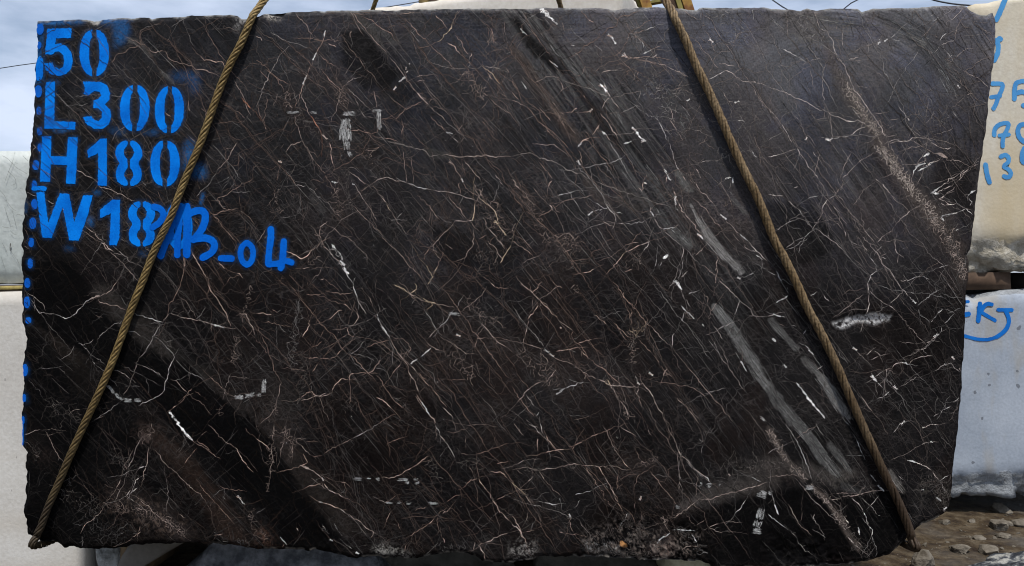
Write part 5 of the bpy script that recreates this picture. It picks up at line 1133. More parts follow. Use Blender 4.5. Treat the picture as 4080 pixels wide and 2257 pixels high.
def centroid(polys): return np.concatenate([np.array(p) for p in polys]).mean(0)
sd_ = 0
for txt, polys in LINES.items():
    o = paint_mesh('stencilled_dimension', polys, M_BLUE, block, label='blue stencilled marking reading ' + txt, seed=sd_); sd_ += 20
paint_mesh('sprayed_code', CODE_P, M_DEEP, block, base=.0018, label='blue hand-sprayed code ending in B_04', seed=300, amp=.12)
paint_mesh('spray_smear', [stroke(tl(0,1,"335,478 400,472 445,480"), 2.2, 3)], M_BLUE, block, seed=400)
for k, p in enumerate(DASH_P):
    p = [q for q in p]
    if k == len(DASH_P) - 1 or True:
        p = [(max(q[0], float(f_left(q[1])) + .8), q[1]) for q in p]
    paint_mesh('painted_dash', [p], M_DASH if k < len(DASH_P) - 1 else M_BLUE, block, seed=500 + k, amp=.12)

# ------------------------------------------------------------------ wire rope slings
def catmull(pts, step):
    pts = [Vector(p) for p in pts]
    ext = [pts[0] * 2 - pts[1]] + pts + [pts[-1] * 2 - pts[-2]]
    out = []
    for i in range(1, len(ext) - 2):
        p0, p1, p2, p3 = ext[i - 1:i + 3]
        n_ = max(2, int((p2 - p1).length / step))
        for j in range(n_):
            t = j / n_
            out.append(0.5 * ((2 * p1) + (p2 - p0) * t + (2 * p0 - 5 * p1 + 4 * p2 - p3) * t * t + (3 * p1 - p0 - 3 * p2 + p3) * t ** 3))
    out.append(pts[-1])
    return out

def wire_rope(name, path, rad, pitch, mat, label, strands=6, sides=7):
    c = np.array([tuple(p) for p in catmull(path, 0.008)])
    seg = np.linalg.norm(np.diff(c, axis=0), axis=1); s = np.concatenate([[0], np.cumsum(seg)])
    n_ = int(s[-1] / 0.0065)
    si = np.linspace(0, s[-1], n_)
    c = np.stack([np.interp(si, s, c[:, k]) for k in range(3)], 1)
    t = np.gradient(c, axis=0); t /= np.linalg.norm(t, axis=1)[:, None]
    nrm = np.zeros_like(t); ref = np.array([0.0, 1.0, 0.0]); v0 = ref - t[0] * ref.dot(t[0]); v0 /= np.linalg.norm(v0); nrm[0] = v0
    for i in range(1, n_):
        v_ = nrm[i - 1] - t[i] * nrm[i - 1].dot(t[i]); nrm[i] = v_ / np.linalg.norm(v_)
    bi = np.cross(t, nrm)
    co, q = [], []
    rs2 = np.random.RandomState(len(label))
    rstr = rad * 0.35
    ro = rad - rstr
    def tube(cc, r):
        tt = np.gradient(cc, axis=0); tt /= np.linalg.norm(tt, axis=1)[:, None] + 1e-9
        a0 = nrm - tt * np.sum(nrm * tt, 1)[:, None]; a0 /= np.linalg.norm(a0, axis=1)[:, None]
        b0 = np.cross(tt, a0)
        off_ = sum(len(x) for x in co)
        for k in range(sides):
            pass
        ang = np.arange(sides) * 2 * math.pi / sides
        ring_ = cc[:, None, :] + r * (a0[:, None, :] * np.cos(ang)[None, :, None] + b0[:, None, :] * np.sin(ang)[None, :, None])
        co.append(ring_.reshape(-1, 3))
        i, k = np.meshgrid(np.arange(len(cc) - 1), np.arange(sides), indexing='ij')
        a_ = off_ + i * sides + k; b_ = off_ + i * sides + (k + 1) % sides
        q.append(np.stack([a_, b_, b_ + sides, a_ + sides], -1).reshape(-1, 4))
    for k in range(strands):
        ph = 2 * math.pi * (k / strands + si / pitch) + .12 * rs2.randn() + .10 * np.sin(si * 7 + k)
        r_ = ro * (1 + .04 * np.sin(si * 23 + k * 2.1))
        tube(c + r_ * (nrm * np.cos(ph)[:, None] + bi * np.sin(ph)[:, None]) if False else c + (nrm * (r_ * np.cos(ph))[:, None] + bi * (r_ * np.sin(ph))[:, None]), rstr)
    tube(c, ro * .75)
    me = mesh_np(name, np.concatenate(co), np.concatenate(q))
    # position along the lay for the fine outer wires
    o = link(name, me, mat)
    tag(o, label, 'wire rope', 'wire rope slings round the dark block')
    return o

def rope_mat(name, light, mid, dark, foot, zlo, zhi):
    m, nt, n, l, b = new_mat(name)
    b.inputs['Roughness'].default_value = .6; b.inputs['Metallic'].default_value = .15; b.inputs['Specular IOR Level'].default_value = .35
    tc = n.new('ShaderNodeTexCoord'); geo = n.new('ShaderNodeNewGeometry')
    no = n.new('ShaderNodeTexNoise'); no.inputs['Scale'].default_value = 9; no.inputs['Detail'].default_value = 7; no.inputs['Roughness'].default_value = .7
    l.new(tc.outputs['Object'], no.inputs['Vector'])
    r = n.new('ShaderNodeValToRGB'); r.color_ramp.elements[0].position = .36; r.color_ramp.elements[1].position = .66
    r.color_ramp.elements[0].color = (*mid, 1); r.color_ramp.elements[1].color = (*light, 1)
    l.new(no.outputs['Fac'], r.inputs['Fac'])
    f = n.new('ShaderNodeTexNoise'); f.inputs['Scale'].default_value = 130; f.inputs['Detail'].default_value = 4
    l.new(tc.outputs['Object'], f.inputs['Vector'])
    fr = n.new('ShaderNodeMapRange'); fr.inputs['From Min'].default_value = .42; fr.inputs['From Max'].default_value = .66; fr.inputs['To Max'].default_value = .75
    l.new(f.outputs['Fac'], fr.inputs['Value'])
    mx = n.new('ShaderNodeMixRGB'); mx.inputs['Color2'].default_value = (*dark, 1)
    l.new(fr.outputs['Result'], mx.inputs['Fac']); l.new(r.outputs['Color'], mx.inputs['Color1'])
    # grease and mud on the low end
    sx = n.new('ShaderNodeSeparateXYZ'); l.new(geo.outputs['Position'], sx.inputs['Vector'])
    zz = n.new('ShaderNodeMath'); zz.operation = 'MULTIPLY_ADD'; zz.inputs[1].default_value = .35
    l.new(no.outputs['Fac'], zz.inputs[0]); l.new(sx.outputs['Z'], zz.inputs[2])
    mr = n.new('ShaderNodeMapRange'); mr.inputs['From Min'].default_value = zhi; mr.inputs['From Max'].default_value = zlo; mr.inputs['To Max'].default_value = .92
    l.new(zz.outputs[0], mr.inputs['Value'])
    m2 = n.new('ShaderNodeMixRGB'); m2.inputs['Color2'].default_value = (*foot, 1)
    l.new(mr.outputs['Result'], m2.inputs['Fac']); l.new(mx.outputs['Color'], m2.inputs['Color1'])
    l.new(m2.outputs['Color'], b.inputs['Base Color'])
    bp = n.new('ShaderNodeBump'); bp.inputs['Strength'].default_value = .5; bp.inputs['Distance'].default_value = .003
    l.new(f.outputs['Fac'], bp.inputs['Height']); l.new(bp.outputs['Normal'], b.inputs['Normal'])
    return m
M_ROPE_L = rope_mat('greased_wire_rope', (.29, .20, .075), (.20, .13, .042), (.06, .038, .013), (.022, .015, .009), .58, 1.05)
M_ROPE_R = rope_mat('weathered_wire_rope', (.25, .175, .095), (.15, .095, .04), (.04, .025, .011), (.028, .016, .009), .62, 1.25)
HOOK = Vector((-.15, .9, 3.56))
rl = .0115
front_l = [(150,2128,-.012),(160,2107,-.016),(192,2019,-.016),(232,1927,-.016),(288,1795,-.016),(336,1690,-.016),(400,1552,-.016),(460,1408,-.016),(520,1240,-.016),(568,1120,-.016),(616,996,-.017),(680,864,-.018),(732,728,-.018),(800,564,-.018),(876,352,-.018),(920,248,-.018),(960,172,-.017)]
pl = [S(*q) for q in front_l]
top_l = [S(1003, 72, -.012), S(1018, 48, .0)]
pl += top_l
pl += [top_l[-1].lerp(HOOK, t) for t in (.12, .3, .6, 1.0)]
zb_l = CZ - (2146 * .25098 - 283) * KP - .016
low = [HOOK, Vector((-.995, 1.865, 1.93)), Vector((-1.05, 1.875, 1.7)), Vector((-1.28, 1.87, .45)), Vector((-1.33, 1.80, zb_l - .03)), Vector((-1.40, .9, zb_l - .02)), Vector((-1.478, .06, zb_l - .012))]
wire_rope('wire_rope_sling', low[:1] + [HOOK.lerp(low[1], .5)] + low[1:] + pl, rl, .125, M_ROPE_L, 'golden brown twisted wire rope slanting across the blue stencilled numbers on the left')
rr_ = .0132
front_r = [(3630,2140,-.016),(3612,2079,-.020),(3572,1983,-.020),(3528,1895,-.020),(3484,1799,-.021),(3432,1684,-.021),(3376,1556,-.021),(3332,1452,-.021),(3272,1328,-.021),(3216,1224,-.021),(3172,1124,-.021),(3120,1018,-.021),(3084,952,-.021),(3020,790,-.021),(2960,668,-.021),(2912,564,-.021),(2880,488,-.021),(2824,364,-.020),(2772,256,-.020),(2728,152,-.021)]
pr = [S(*q) for q in front_r]
top_r = [S(2690, 76, -.020), S(2672, 36, -.002)]
pr += top_r + [top_r[-1].lerp(HOOK, t) for t in (.12, .3, .6, 1.0)]
zb_r = CZ - (2150 * .25098 - 283) * KP - .018
lowr = [HOOK, Vector((.46, 1.872, 1.93)), Vector((.52, 1.88, 1.7)), Vector((1.08, 1.87, .45)), Vector((1.14, 1.80, zb_r - .03)), Vector((1.20, .9, zb_r - .02)), Vector((1.246, .05, zb_r - .008))]
wire_rope('wire_rope_sling', lowr[:1] + [HOOK.lerp(lowr[1], .5)] + lowr[1:] + pr, rr_, .17, M_ROPE_R, 'weathered brown twisted wire rope slanting across the right part of the dark block')

_w = [S(164, 2168, -.02), S(166, 2177, -.03), S(168, 2180, -.03), S(191, 2175, -.03)]
_vs, _fs = [], []
for _i, _p in enumerate(_w):
    for _k in range(5): _vs.append(_p + Vector((math.cos(_k * 1.2566) * .0009, 0, math.sin(_k * 1.2566) * .0009)) + Vector((0, 0, .0006 * math.sin(_k))))
    if _i:
        for _k in range(5): _fs.append([5 * (_i - 1) + _k, 5 * (_i - 1) + (_k + 1) % 5, 5 * _i + (_k + 1) % 5, 5 * _i + _k])
link('loose_wire_end', mesh_np('loose_wire_end', _vs, faces=_fs), flat_mat('dull_wire', (.09, .075, .05), .6), bpy.data.objects['wire_rope_sling'])
# ------------------------------------------------------------------ other stone blocks, supports, ground
from mathutils import noise as mnoise

def rough_block(name, front, depth_vec, mat, res=0.05, wear=0.03, rough=0.004, seed=0, bottom=0.0, bot_h=0.12, top_chip=0.0, parent=None):
    """front: TL, TR, BR, BL in world space; the solid is swept along depth_vec; arrises are worn and chipped"""
    TL, TR, BR, BL = [Vector(p) for p in front]
    dv = Vector(depth_vec)
    nu = max(2, int((TR - TL).length / res)); nv_ = max(2, int((BL - TL).length / res)); nw = max(2, int(dv.length / (res * 1.5)))
    nu, nv_, nw = min(nu, 90), min(nv_, 60), min(nw, 30)
    vid, verts, faces, brk = {}, [], [], {}
    Lu, Lv, Lw = (TR - TL).length, (BL - TL).length, dv.length
    so = Vector((seed * 7.31, seed * 3.7, seed * 1.9))
    cen = (TL + TR + BR + BL) / 4 + dv / 2
    def vert(i, j, k):
        key = (i, j, k)
        if key in vid: return vid[key]
        a, b_, c_ = i / nu, j / nv_, k / nw
        p = (TL * (1 - a) + TR * a) * (1 - b_) + (BL * (1 - a) + BR * a) * b_ + dv * c_
        d = sorted([min(a, 1 - a) * Lu, min(b_, 1 - b_) * Lv, min(c_, 1 - c_) * Lw])
        e = max(0.0, 1 - d[1] / 0.07)            # closeness to an arris
        nz = mnoise.fractal(p * 9 + so, 1.0, 2.0, 4)
        amt = wear * e * e * (0.45 + 0.9 * nz)
        if bottom and b_ > 0.5:
            q = max(0.0, 1 - (1 - b_) * Lv / bot_h); nz2 = mnoise.fractal(p * 14 + so, 1.0, 2.0, 5)
            amt += bottom * sstep(0, 1, q) * (0.5 + 0.9 * nz2)
        if top_chip:
            q = max(0.0, 1 - b_ * Lv / 0.07); amt += top_chip * q * max(0, mnoise.fractal(p * 6 + so, 1, 2, 4) + .1)
        n1 = mnoise.fractal(p * 22 + so, 1.0, 2.0, 3)
        dirv = (cen - p); dirv.z *= .6; dirv.normalize()
        p = p + dirv * (max(0, amt) + rough * (0.5 + n1))
        if bottom: brk[len(verts)] = max(0.0, 1 - (1 - b_) * Lv / (bot_h * 1.15)) if b_ > .5 else (max(0.0, .75 - b_ * Lv / .045) if top_chip else 0.0)
        vid[key] = len(verts); verts.append(tuple(p)); return vid[key]
    def face(f, r1, r2):
        for x_ in range(r1):
            for y_ in range(r2):
                faces.append([vert(*f(x_, y_)), vert(*f(x_, y_ + 1)), vert(*f(x_ + 1, y_ + 1)), vert(*f(x_ + 1, y_))])
    face(lambda a, b_: (a, b_, 0), nu, nv_); face(lambda a, b_: (nu - a, b_, nw), nu, nv_)
    face(lambda a, b_: (0, b_, nw - a), nw, nv_); face(lambda a, b_: (nu, b_, a), nw, nv_)
    face(lambda a, b_: (a, 0, nw - b_), nu, nw); face(lambda a, b_: (a, nv_, b_), nu, nw)
    me = mesh_np(name, verts, faces=faces, smooth=True)
    o = link(name, me, mat, parent)
    if brk:
        at_ = me.attributes.new('broken', 'FLOAT', 'POINT')
        at_.data.foreach_set('value', np.array([brk.get(i, 0.0) for i in range(len(verts))], dtype=np.float32))
    return o

def quad(y, s):
    return [S(*map(float, q.split(',')), y) for q in s.split()]

# --- right: cream block above, blue-grey block below, timber between
M_CREAM = stone_mat('cream_limestone', (.52, .47, .37), (.63, .585, .50), 2.2, .75, .06, 70, stain=(3, (1, 1, .35), (.50, .40, .24), .52, .8), broken=((.42, .375, .29), (.62, .575, .49)))
M_BLUEG = stone_mat('blue_grey_marble', (.27, .31, .37), (.37, .41, .47), 3.0, .7, .05, 80, spots=(15, (1, 1, 1), (.12, .13, .15), .50, .40), stain=(3.2, (1.6, 1, .5), (.33, .29, .22), .54, .72), broken=((.19, .20, .21), (.35, .37, .39)))
YR = 1.24
cream = rough_block('limestone_block', quad(YR, "3862,14 4420,-70 4420,1075 3846,1092"), (0, 1.7, 0), M_CREAM, res=.03, rough=.0015, seed=3, bottom=.085, bot_h=.21)
tag(cream, 'cream limestone block with blue painted numbers stacked at the right edge', 'stone block')
lower_r = rough_block('marble_block', quad(YR, "3500,1172 4420,1142 4420,1984 3500,2004"), (0, 1.7, 0), M_BLUEG, res=.03, rough=.0015, seed=8, bottom=.07, bot_h=.17, top_chip=.09)
tag(lower_r, 'pale blue-grey spotted block with blue handwriting under the cream one on the right', 'stone block')
M_MARK = paint_mat('faded_blue_marker_paint', (.055, .22, .50), (.09, .32, .62))
M_MARK2 = paint_mat('blue_marker_paint', (.008, .105, .42), (.012, .17, .58))
def marks(name, parent, ydist, mat, tiles, base=.0008, amp=.10):
    polys = [stroke(tl(c, r, s), w * .1, 70 + i) for i, (c, r, w, s) in enumerate(tiles)]
    return paint_mesh(name, polys, mat, parent, ydist=ydist, base=base, amp=amp, seed=700 + len(parent.children) * 11)
marks('painted_stroke', cream, YR, M_MARK, [(3,0,26,"2385,-60 2355,10 2320,100 2275,195")])
marks('painted_number', cream, YR, M_MARK, [(3,0,26,"2305,385 2316,388"), (3,0,24,"2278,400 2296,450 2292,530 2255,600")])
marks('painted_number', cream, YR, M_MARK, [(3,0,22,"2235,832 2325,832 2342,850 2325,910 2295,960 2275,1030 2248,1080"), (3,0,20,"2225,968 2312,955"),
      (3,0,24,"2620,800 2480,812 2458,860 2455,985"), (3,0,24,"2458,935 2540,905 2610,950 2600,1050 2545,1050")]).__setitem__('label', 'blue painted number 75')
marks('painted_number', cream, YR, M_MARK, [(3,0,22,"2255,1345 2255,1290 2290,1245 2350,1225 2400,1225 2390,1275 2355,1340 2338,1390 2338,1455"), (3,0,20,"2308,1350 2400,1340"),
      (3,0,24,"2580,1235 2510,1240 2485,1300 2500,1370 2560,1420 2620,1380 2640,1290 2580,1235")]).__setitem__('label', 'blue painted number 70')
marks('painted_number', cream, YR, M_MARK, [(3,1,24,"2168,240 2180,330 2207,415"), (3,1,22,"2320,160 2365,138 2402,170 2395,220 2340,258 2405,290 2425,335 2395,372 2352,355"), (3,1,24,"2590,60 2540,80 2525,210 2580,225")]).__setitem__('label', 'blue painted number 13 and part of a third digit')
marks('painted_letters', lower_r, YR, M_MARK2, [(3,2,24,"1960,335 1998,328"), (3,2,16,"1965,208 1995,205"), (3,2,23,"2112,225 2105,300 2095,395"), (3,2,20,"2125,300 2150,245 2190,222 2230,232"), (3,2,18,"2130,312 2190,350 2262,392"),
      (3,2,19,"2295,285 2430,287"), (3,2,21,"2370,300 2400,360 2400,430 2360,500 2280,555"), (3,2,17,"2290,550 2220,578 2140,585 2050,572 1960,545")]).__setitem__('label', 'blue handwritten letters K J with a sweeping underline')
M_TIMB = flat_mat('brown_timber', (.10, .062, .04), .8, .5, 18, .3)
M_GAP_SHADE = flat_mat('gap_shade_timber', (.018, .013, .01), .9, .5, 18, .3)  # near-black colour puts the shade of the gap into the second spacer
tim = rough_block('timber_spacer', quad(YR + .05, "3780,1086 4032,1084 4034,1152 3780,1158"), (0, 1.3, 0), M_TIMB, wear=.01, seed=5)
tag(tim, 'dark brown timber spacer between the two right hand blocks', 'timber')
tim2 = rough_block('timber_spacer', quad(YR + .25, "4036,1086 4400,1084 4400,1146 4036,1150"), (0, 1.0, 0), M_GAP_SHADE, wear=.01, seed=6)
tag(tim2, 'spacer coloured near-black for the shade in the gap right of the brown one', 'timber')

# --- left: green-grey block above, white travertine below, yellow plank between
M_GREEN = stone_mat('grey_green_marble', (.40, .44, .42), (.50, .53, .51), 2.5, .65, .08, 60, stain=(6, (1, 1, .5), (.30, .33, .31), .60, .66))
up_l = rough_block('marble_block', quad(.49, "-420,616 150,592 150,1130 -420,1138"), (0, 1.5, 0), M_GREEN, wear=.018, seed=12, bottom=.02, bot_h=.06)
tag(up_l, 'pale grey-green marble block with thin dark veins, upper left behind the dark block', 'stone block')
def dark_vein(par, yd, polyl, w, tone):
    polys = [stroke([(a * .250980, b_ * .250980) for a, b_ in pl_], w, i, .5) for i, pl_ in enumerate(polyl)]
    o = paint_mesh('mineral_vein', polys, flat_mat('grey_vein', tone, .7, .3), par, ydist=yd, base=.006, seed=900, amp=.05)
    o['kind'] = 'stuff'
    return o
k_ = 160 / 345.0
def lv(s): return [(float(q.split(',')[0]) * k_, 560 + float(q.split(',')[1]) * k_) for q in s.split()]
dark_vein(up_l, .49, [lv(s) for s in ("20,130 60,150 100,190 140,235 190,260 230,285", "130,95 110,180 80,250 60,300 40,360", "135,190 150,198", "70,265 120,310 140,350 130,375 100,385", "175,412 198,418",
      "50,510 85,560 110,590 140,605", "40,570 60,640 90,720", "105,600 125,680 140,740", "140,640 155,632 190,645", "85,770 110,800 140,810", "20,740 60,750 110,735", "10,1000 30,1060 50,1115", "95,950 130,1000 165,1060", "150,1020 170,1080", "195,130 240,175", "0,430 40,470 60,520", "20,880 60,960")], .13, (.24, .25, .23))
dark_vein(up_l, .49, [lv(s) for s in ("90,885 86,920 88,945",)], .45, (.14, .14, .13))
M_TRAV = stone_mat('white_travertine', (.53, .505, .465), (.62, .60, .56), 2.0, .8, .07, 90, spots=(42, (1.5, 1, .6), (.30, .29, .27), .54, .5), stain=(2.0, (.5, 1, 3.0), (.50, .46, .40), .5, .75))
low_l = rough_block('travertine_block', quad(.44, "-420,1182 337,1148 340,2326 -420,2326"), (0, 1.4, 0), M_TRAV, wear=.012, rough=.002, seed=15)
tag(low_l, 'white pitted travertine block standing on the ground at the left edge', 'stone block')
M_PLANK = flat_mat('yellow_plank', (.36, .29, .10), .8, .5, 30, .3)
plank = rough_block('timber_plank', quad(.50, "-420,1152 148,1136 148,1150 -420,1166"), (0, 1.2, 0), M_PLANK, wear=.004, seed=17)
tag(plank, 'thin yellow timber plank between the two left hand blocks', 'timber')

# --- far cream block behind the top edge
M_CREAM2 = stone_mat('pale_cream_limestone', (.56, .51, .44), (.63, .585, .52), 1.5, .75, .06, 40)
A0, B0 = Vector((-2.2, 3.61, 0)), Vector((.693, 2.54, 0)); bk = Vector((.347, .938, 0)) * 1.6
def at_z(p, z): return Vector((p.x, p.y, z))
far_lo = rough_block('limestone_block', [at_z(A0, 1.52), at_z(B0, 1.52), at_z(B0, 0), at_z(A0, 0)], bk, M_CREAM2, res=.12, seed=21)
tag(far_lo, 'cream limestone block hidden behind the dark block, carrying another', 'stone block')
far_up = rough_block('limestone_block', [at_z(A0, 3.06), at_z(B0, 3.07), at_z(B0, 1.53), at_z(A0, 1.53)], bk, M_CREAM2, res=.05, wear=.025, seed=22)
tag(far_up, 'cream limestone block peeping over the top edge of the dark block', 'stone block')
def on_edge(sx):
    best = min((abs((512 + ((A0.lerp(B0, t / 400)).x * D0 / (D0 + (A0.lerp(B0, t / 400)).y)) / KP) / .25098 - sx), t) for t in range(401))
    return A0.lerp(B0, best[1] / 400)
M_CHOCK = flat_mat('weathered_chock_wood', (.21, .15, .06), .8, .55, 14, .3)
for sx0, sx1, z1, lab in ((1651, 1687, 3.35, 'brown wooden chock on the sloping edge of the cream block'), (1700, 1724, 3.25, 'dark wooden chock beside the taller one on the cream block')):
    a_, b_ = on_edge(sx0) + bk * .03, on_edge(sx1) + bk * .03
    o = rough_block('wooden_chock', [at_z(a_, z1), at_z(b_, z1), at_z(b_, 3.045), at_z(a_, 3.045)], bk * .25, M_CHOCK if sx0 < 1690 else M_TIMB, res=.03, wear=.01, seed=sx0)
    tag(o, lab, 'wood')

# --- stones carrying the dark block
M_GSTONE = stone_mat('rough_grey_stone', (.10, .10, .093), (.33, .33, .31), 14, .9, .8, 50, lo=.42, hi=.58)
M_SLAB = stone_mat('brown_grey_slab', (.13, .115, .095), (.19, .17, .145), 6, .9, .3, 60)
M_TANW = flat_mat('tan_weathered_wood', (.23, .155, .085), .85, .4, 16, .3)
M_MOUND = stone_mat('grey_stone', (.085, .088, .095), (.25, .252, .26), 14, .9, .9, 50, lo=.40, hi=.6)
M_DSTONE = stone_mat('dark_earthy_stone', (.06, .055, .045), (.12, .108, .088), 9, .95, .5, 50)
M_YSTONE = stone_mat('pale_yellow_sandstone', (.40, .36, .22), (.55, .51, .36), 14, .9, .4, 70)
st = rough_block('support_stone', quad(.30, "352,2150 478,2150 486,2345 372,2345"), (0, .5, 0), M_GSTONE, res=.02, wear=.03, rough=.012, seed=31)
tag(st, 'rough grey support stone just right of the white travertine block', 'stone')
st = rough_block('wooden_chock', quad(.31, "476,2150 528,2150 526,2345 472,2345"), (0, .4, 0), M_TANW, res=.03, wear=.01, seed=32)
tag(st, 'tan wooden chock wedged between grey stone and slanted slab under the block', 'wood')
st = rough_block('support_stone', quad(.30, "522,2150 790,2128 432,2345 410,2345"), (0, .5, 0), M_SLAB, res=.03, wear=.015, rough=.004, seed=33)
tag(st, 'smooth brown-grey support slab with a slanted right side under the dark block', 'stone')
st = rough_block('support_stone', quad(.40, "850,2160 1430,2172 1560,2300 690,2300"), (0, .9, 0), M_MOUND, res=.03, wear=.05, rough=.014, seed=34)
tag(st, 'broad light grey support stone under the lower left of the dark block', 'stone')
st = rough_block('support_stone', quad(.50, "1500,2190 2040,2190 2080,2280 1480,2280"), (0, .9, 0), M_DSTONE, res=.03, wear=.05, rough=.014, seed=35)
tag(st, 'dark earthy support stone under the middle of the dark block', 'stone')
st = rough_block('support_stone', quad(.45, "2150,2190 2600,2200 2640,2290 2120,2290"), (0, .9, 0), M_DSTONE, res=.03, wear=.05, rough=.014, seed=36)
tag(st, 'dark stone right of the cracked gap under the middle of the block', 'stone')
st = rough_block('support_stone', quad(.25, "2660,2218 2800,2222 2900,2330 2640,2330"), (0, .4, 0), M_YSTONE, res=.02, wear=.04, rough=.01, seed=37)
tag(st, 'pale yellow sandstone chunk at the bottom edge under the dark block', 'stone')

def rock(name, loc, size, mat, seed, flat=.6, sub=2):
    bm = bmesh.new(); bmesh.ops.create_icosphere(bm, subdivisions=sub, radius=1)
    rs3 = np.random.RandomState(seed)
    cuts = [Vector(rs3.randn(3)).normalized() for _ in range(9)]; lim = [.38 + .4 * rs3.rand() for _ in cuts]
    for v_ in bm.verts:
        p = v_.co.copy()
        for c_, l_ in zip(cuts, lim):
            d = p.dot(c_)
            if d > l_: p -= c_ * (d - l_)
        p *= 1 + .16 * mnoise.fractal(p * 2.3 + Vector((seed, 0, 0)), 1, 2, 4)
        v_.co = Vector((p.x * size[0], p.y * size[1], (p.z + .35) * size[2]))
    me = bpy.data.meshes.new(name); bm.to_mesh(me); bm.free()
    me.polygons.foreach_set('use_smooth', np.full(len(me.polygons), sub >= 5, dtype=bool))
    o = link(name, me, mat)
    o.location = loc; o.rotation_euler = (0, 0, 0)
    return o
def ground_pt(sx, sy):
    d = CZ / ((sy - 1128.3) * (FW / 4080) / D0)
    return S(sx, sy, d - D0)
M_CHIP = stone_mat('limestone_chip', (.07, .058, .043), (.21, .185, .15), 18, .9, .4, 90)
M_WROCK = stone_mat('white_lichened_rock', (.02, .022, .027), (.33, .325, .30), 22, .9, .6, 60, c3=(.07, .075, .085), lo=.42, hi=.58)
for i, (sx, sy, w, h, lab) in enumerate(((3668, 2264, .055, .060, 'tall whitish rock lump standing alone right of the right hand rope foot'), (3978, 2106, .055, .045, 'largest pale rock of the little pile under the blue-grey block'), (4012, 2090, .06, .022, 'flat pale stone slab in the little pile by the right edge'),
      (4062, 2092, .045, .035, 'angular stone beside the flat slab at the right edge'), (3994, 2140, .04, .02, 'dark flat stone in front of the little rock pile'), (3764, 2086, .030, .026, 'rounded chip nearest the lower right corner of the dark block'), (3868, 2078, .026, .02, 'small pale chip alone in the middle of the brown dirt'),
      (3892, 2146, .034, .018, 'sharp pale flake lying flat on the dirt'), (3832, 2198, .045, .026, 'half sunk stone above the dark wet soil'), (3938, 2200, .06, .026, 'long low stone by the dark wet soil'), (3990, 2040, .06, .035, 'dim rock in the shadow under the blue-grey block'))):
    o = rock('loose_rock', ground_pt(sx, sy) + Vector((0, 0, -.004)), (w, w * .8, h), M_CHIP, 50 + i)
    tag(o, lab, 'rock')
o = rock('lichened_rock', S(4030, 2330, .40) * 1.0, (.33, .20, .14), M_WROCK, 77, sub=5)
o.location = (S(4130, 2300, .42).x, .42, -.055)
tag(o, 'black and white lichened rock filling the bottom right corner', 'rock')
chip0 = None
rs4 = np.random.RandomState(5)
n_ = 0
while n_ < 150:
    sx, sy = 2850 + rs4.rand() * 1230, 2030 + rs4.rand() * 235
    p = ground_pt(sx, sy)
    if sx < 3400 and sy < 2225: continue
    n_ += 1
    s_ = .004 + .014 * rs4.rand() ** 2.5
    if chip0 is None:
        chip0 = [rock('stone_chip', p, (1, .8, .55), M_CHIP, 200 + k, sub=1) for k in range(4)]
        protos = [c_.data for c_ in chip0]
        for c_ in chip0[1:]: bpy.data.objects.remove(c_)
        o = chip0[0]
    else:
        o = bpy.data.objects.new('stone_chip', protos[n_ % 4]); C.objects.link(o)
    o.location = p + Vector((0, 0, -.002)); o.scale = (s_, s_, s_); o.rotation_euler = (rs4.rand() * .5, rs4.rand() * .5, rs4.rand() * 6)
    tag(o, 'tiny pale stone chip strewn on the dirt at the lower right', 'stone chip', 'tiny stone chips strewn on the dirt')

# --- the ground: one sheet, fine near the block, out to the horizon
def axis(n_, k, far): 
    t = np.linspace(-1, 1, n_); return np.sinh(t * k) / math.sinh(k) * far
ax = axis(241, 6.2, 600.0); ay = axis(241, 6.2, 600.0) + 1.0
GX, GY = np.meshgrid(ax, ay)
near = np.exp(-((GX / 12) ** 2 + (GY / 12) ** 2))
GZ = near * (0.03 * (fbm(GX * 2.2 + 50, GY * 2.2 + 50, 401, 4) - .5) + .02 * (fbm(GX * 9 + 50, GY * 9 + 50, 411, 3) - .5)) - .004
gi = np.arange(GX.size).reshape(GX.shape)
gme = mesh_np('ground', np.stack([GX, GY, GZ], -1).reshape(-1, 3), np.stack([gi[:-1, :-1], gi[:-1, 1:], gi[1:, 1:], gi[1:, :-1]], -1).reshape(-1, 4))
M_DIRT = stone_mat('stony_dirt', (.016, .009, .005), (.105, .082, .054), 16.0, .95, 1.0, 36, c3=(.052, .036, .019), stain=(1.9, (1, 1, 1), (.085, .078, .07), .52, .68), spots=(60, (1, 1, 1), (.10, .09, .075), .60, .6))
g = link('ground', gme, M_DIRT); g['kind'] = 'structure'

# --- crane boom and cables against the sky
M_RUST = flat_mat('rusty_yellow_steel', (.40, .24, .045), .7, .6, 6, .2, c2=(.17, .07, .02), lo=.38, hi=.6)
M_OLIVE = flat_mat('olive_yellow_steel', (.27, .23, .06), .7, .4, 5, .1)
M_DKST = flat_mat('dark_brown_steel', (.07, .04, .022), .8, .4, 6, .1)
boom = bpy.data.objects.new('crane_boom', None); C.objects.link(boom)
YB = 7.5
boom.location = S(2960, 1480, YB)
tag(boom, 'rusty yellow leaning crane boom of parallel steel beams behind the block', 'crane')
bpy.context.view_layer.update()
def beam(name, mat, x0, x1, ytop=-900, ybot=1400, slope=.32, yoff=0.0, depth=.14):
    q = [S(x0 + slope * ytop, ytop, YB + yoff), S(x1 + slope * ytop, ytop, YB + yoff), S(x1 + slope * ybot, ybot, YB + yoff), S(x0 + slope * ybot, ybot, YB + yoff)]
    vs = [p - boom.location for p in q] + [p + Vector((0, depth, 0)) - boom.location for p in q]
    me = mesh_np(name, vs, faces=[[0, 3, 2, 1], [4, 5, 6, 7], [0, 1, 5, 4], [1, 2, 6, 5], [2, 3, 7, 6], [3, 0, 4, 7]], smooth=False)
    o = link(name, me, mat, boom); return o
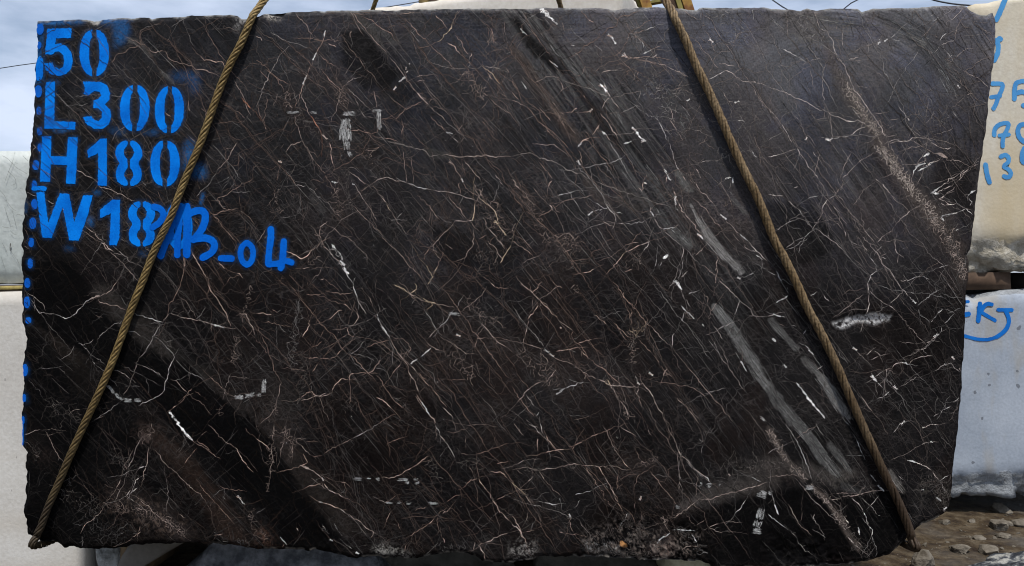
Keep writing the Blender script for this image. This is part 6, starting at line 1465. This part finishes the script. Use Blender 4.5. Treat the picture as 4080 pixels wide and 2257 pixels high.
beam('web_plate', M_DKST, 2514, 2532, yoff=.02); beam('flange', M_OLIVE, 2534, 2548, yoff=.06); beam('flange', M_RUST, 2550, 2590)
beam('web_plate', M_DKST, 2668, 2692, yoff=.02); beam('flange', M_OLIVE, 2693, 2712); beam('flange', M_RUST, 2718, 2755)
def rung(y0, mat, yo=.03):
    q = [S(2590 + .32 * y0, y0, YB + yo), S(2668 + .32 * (y0 - 12), y0 - 14, YB + yo), S(2668 + .32 * (y0 + 2), y0 - 3, YB + yo), S(2590 + .32 * y0, y0 + 11, YB + yo)]
    vs = [p - boom.location for p in q] + [p + Vector((0, .1, 0)) - boom.location for p in q]
    me = mesh_np('cross_brace', vs, faces=[[0, 3, 2, 1], [4, 5, 6, 7], [0, 1, 5, 4], [1, 2, 6, 5], [2, 3, 7, 6], [3, 0, 4, 7]], smooth=False)
    return link('cross_brace', me, mat, boom)
for k in range(-8, 14): rung(k * 100 + 2, M_OLIVE)

def cable(pts, rad, lab, mat):
    c_ = catmull(pts, .15); vs, fs = [], []
    for i, p in enumerate(c_):
        t = (c_[min(i + 1, len(c_) - 1)] - c_[max(i - 1, 0)]).normalized()
        a_ = t.cross(Vector((0, 1, 0))).normalized(); b_ = t.cross(a_)
        for k in range(6): vs.append(p + (a_ * math.cos(k * math.pi / 3) + b_ * math.sin(k * math.pi / 3)) * rad)
        if i:
            for k in range(6): fs.append([6 * (i - 1) + k, 6 * (i - 1) + (k + 1) % 6, 6 * i + (k + 1) % 6, 6 * i + k])
    o = link('overhead_cable', mesh_np('overhead_cable', vs, faces=fs), mat)
    tag(o, lab, 'cable', 'overhead cables in the sky')
M_CABLE = flat_mat('dark_cable', (.05, .055, .065), .6, .2)
cable([S(2400, -450, 9), S(3078, 0, 9), S(3120, 28, 9), S(3400, 200, 9.5), S(3600, 400, 10)], .009, 'dark cable falling from upper left behind the top edge', M_CABLE)
cable([S(2900, 420, 11), S(3370, 29, 10), S(3416, 0, 9.8), S(4000, -420, 9)], .009, 'dark cable rising to the upper right above the top edge', M_CABLE)
cable([S(3500, -80, 8), S(3660, -20, 8), S(3722, 1, 8), S(3775, 12, 8), S(3812, 17, 8), S(3870, 22, 8), S(4100, 40, 8)], .011, 'thick sagging dark cable near the top right corner', M_CABLE)
cable([S(-500, 350, 14), S(0, 272, 14), S(137, 252, 14), S(600, 190, 14)], .009, 'thin wire crossing the sky left of the stencilled number 50', M_CABLE)
cable([S(1300, 70, 3.2), S(1495, 36, 3.2), S(1650, 10, 3.2), S(1900, -35, 3.2)], .0035, 'thin blue-grey wire running above the cream block edge', M_CABLE)
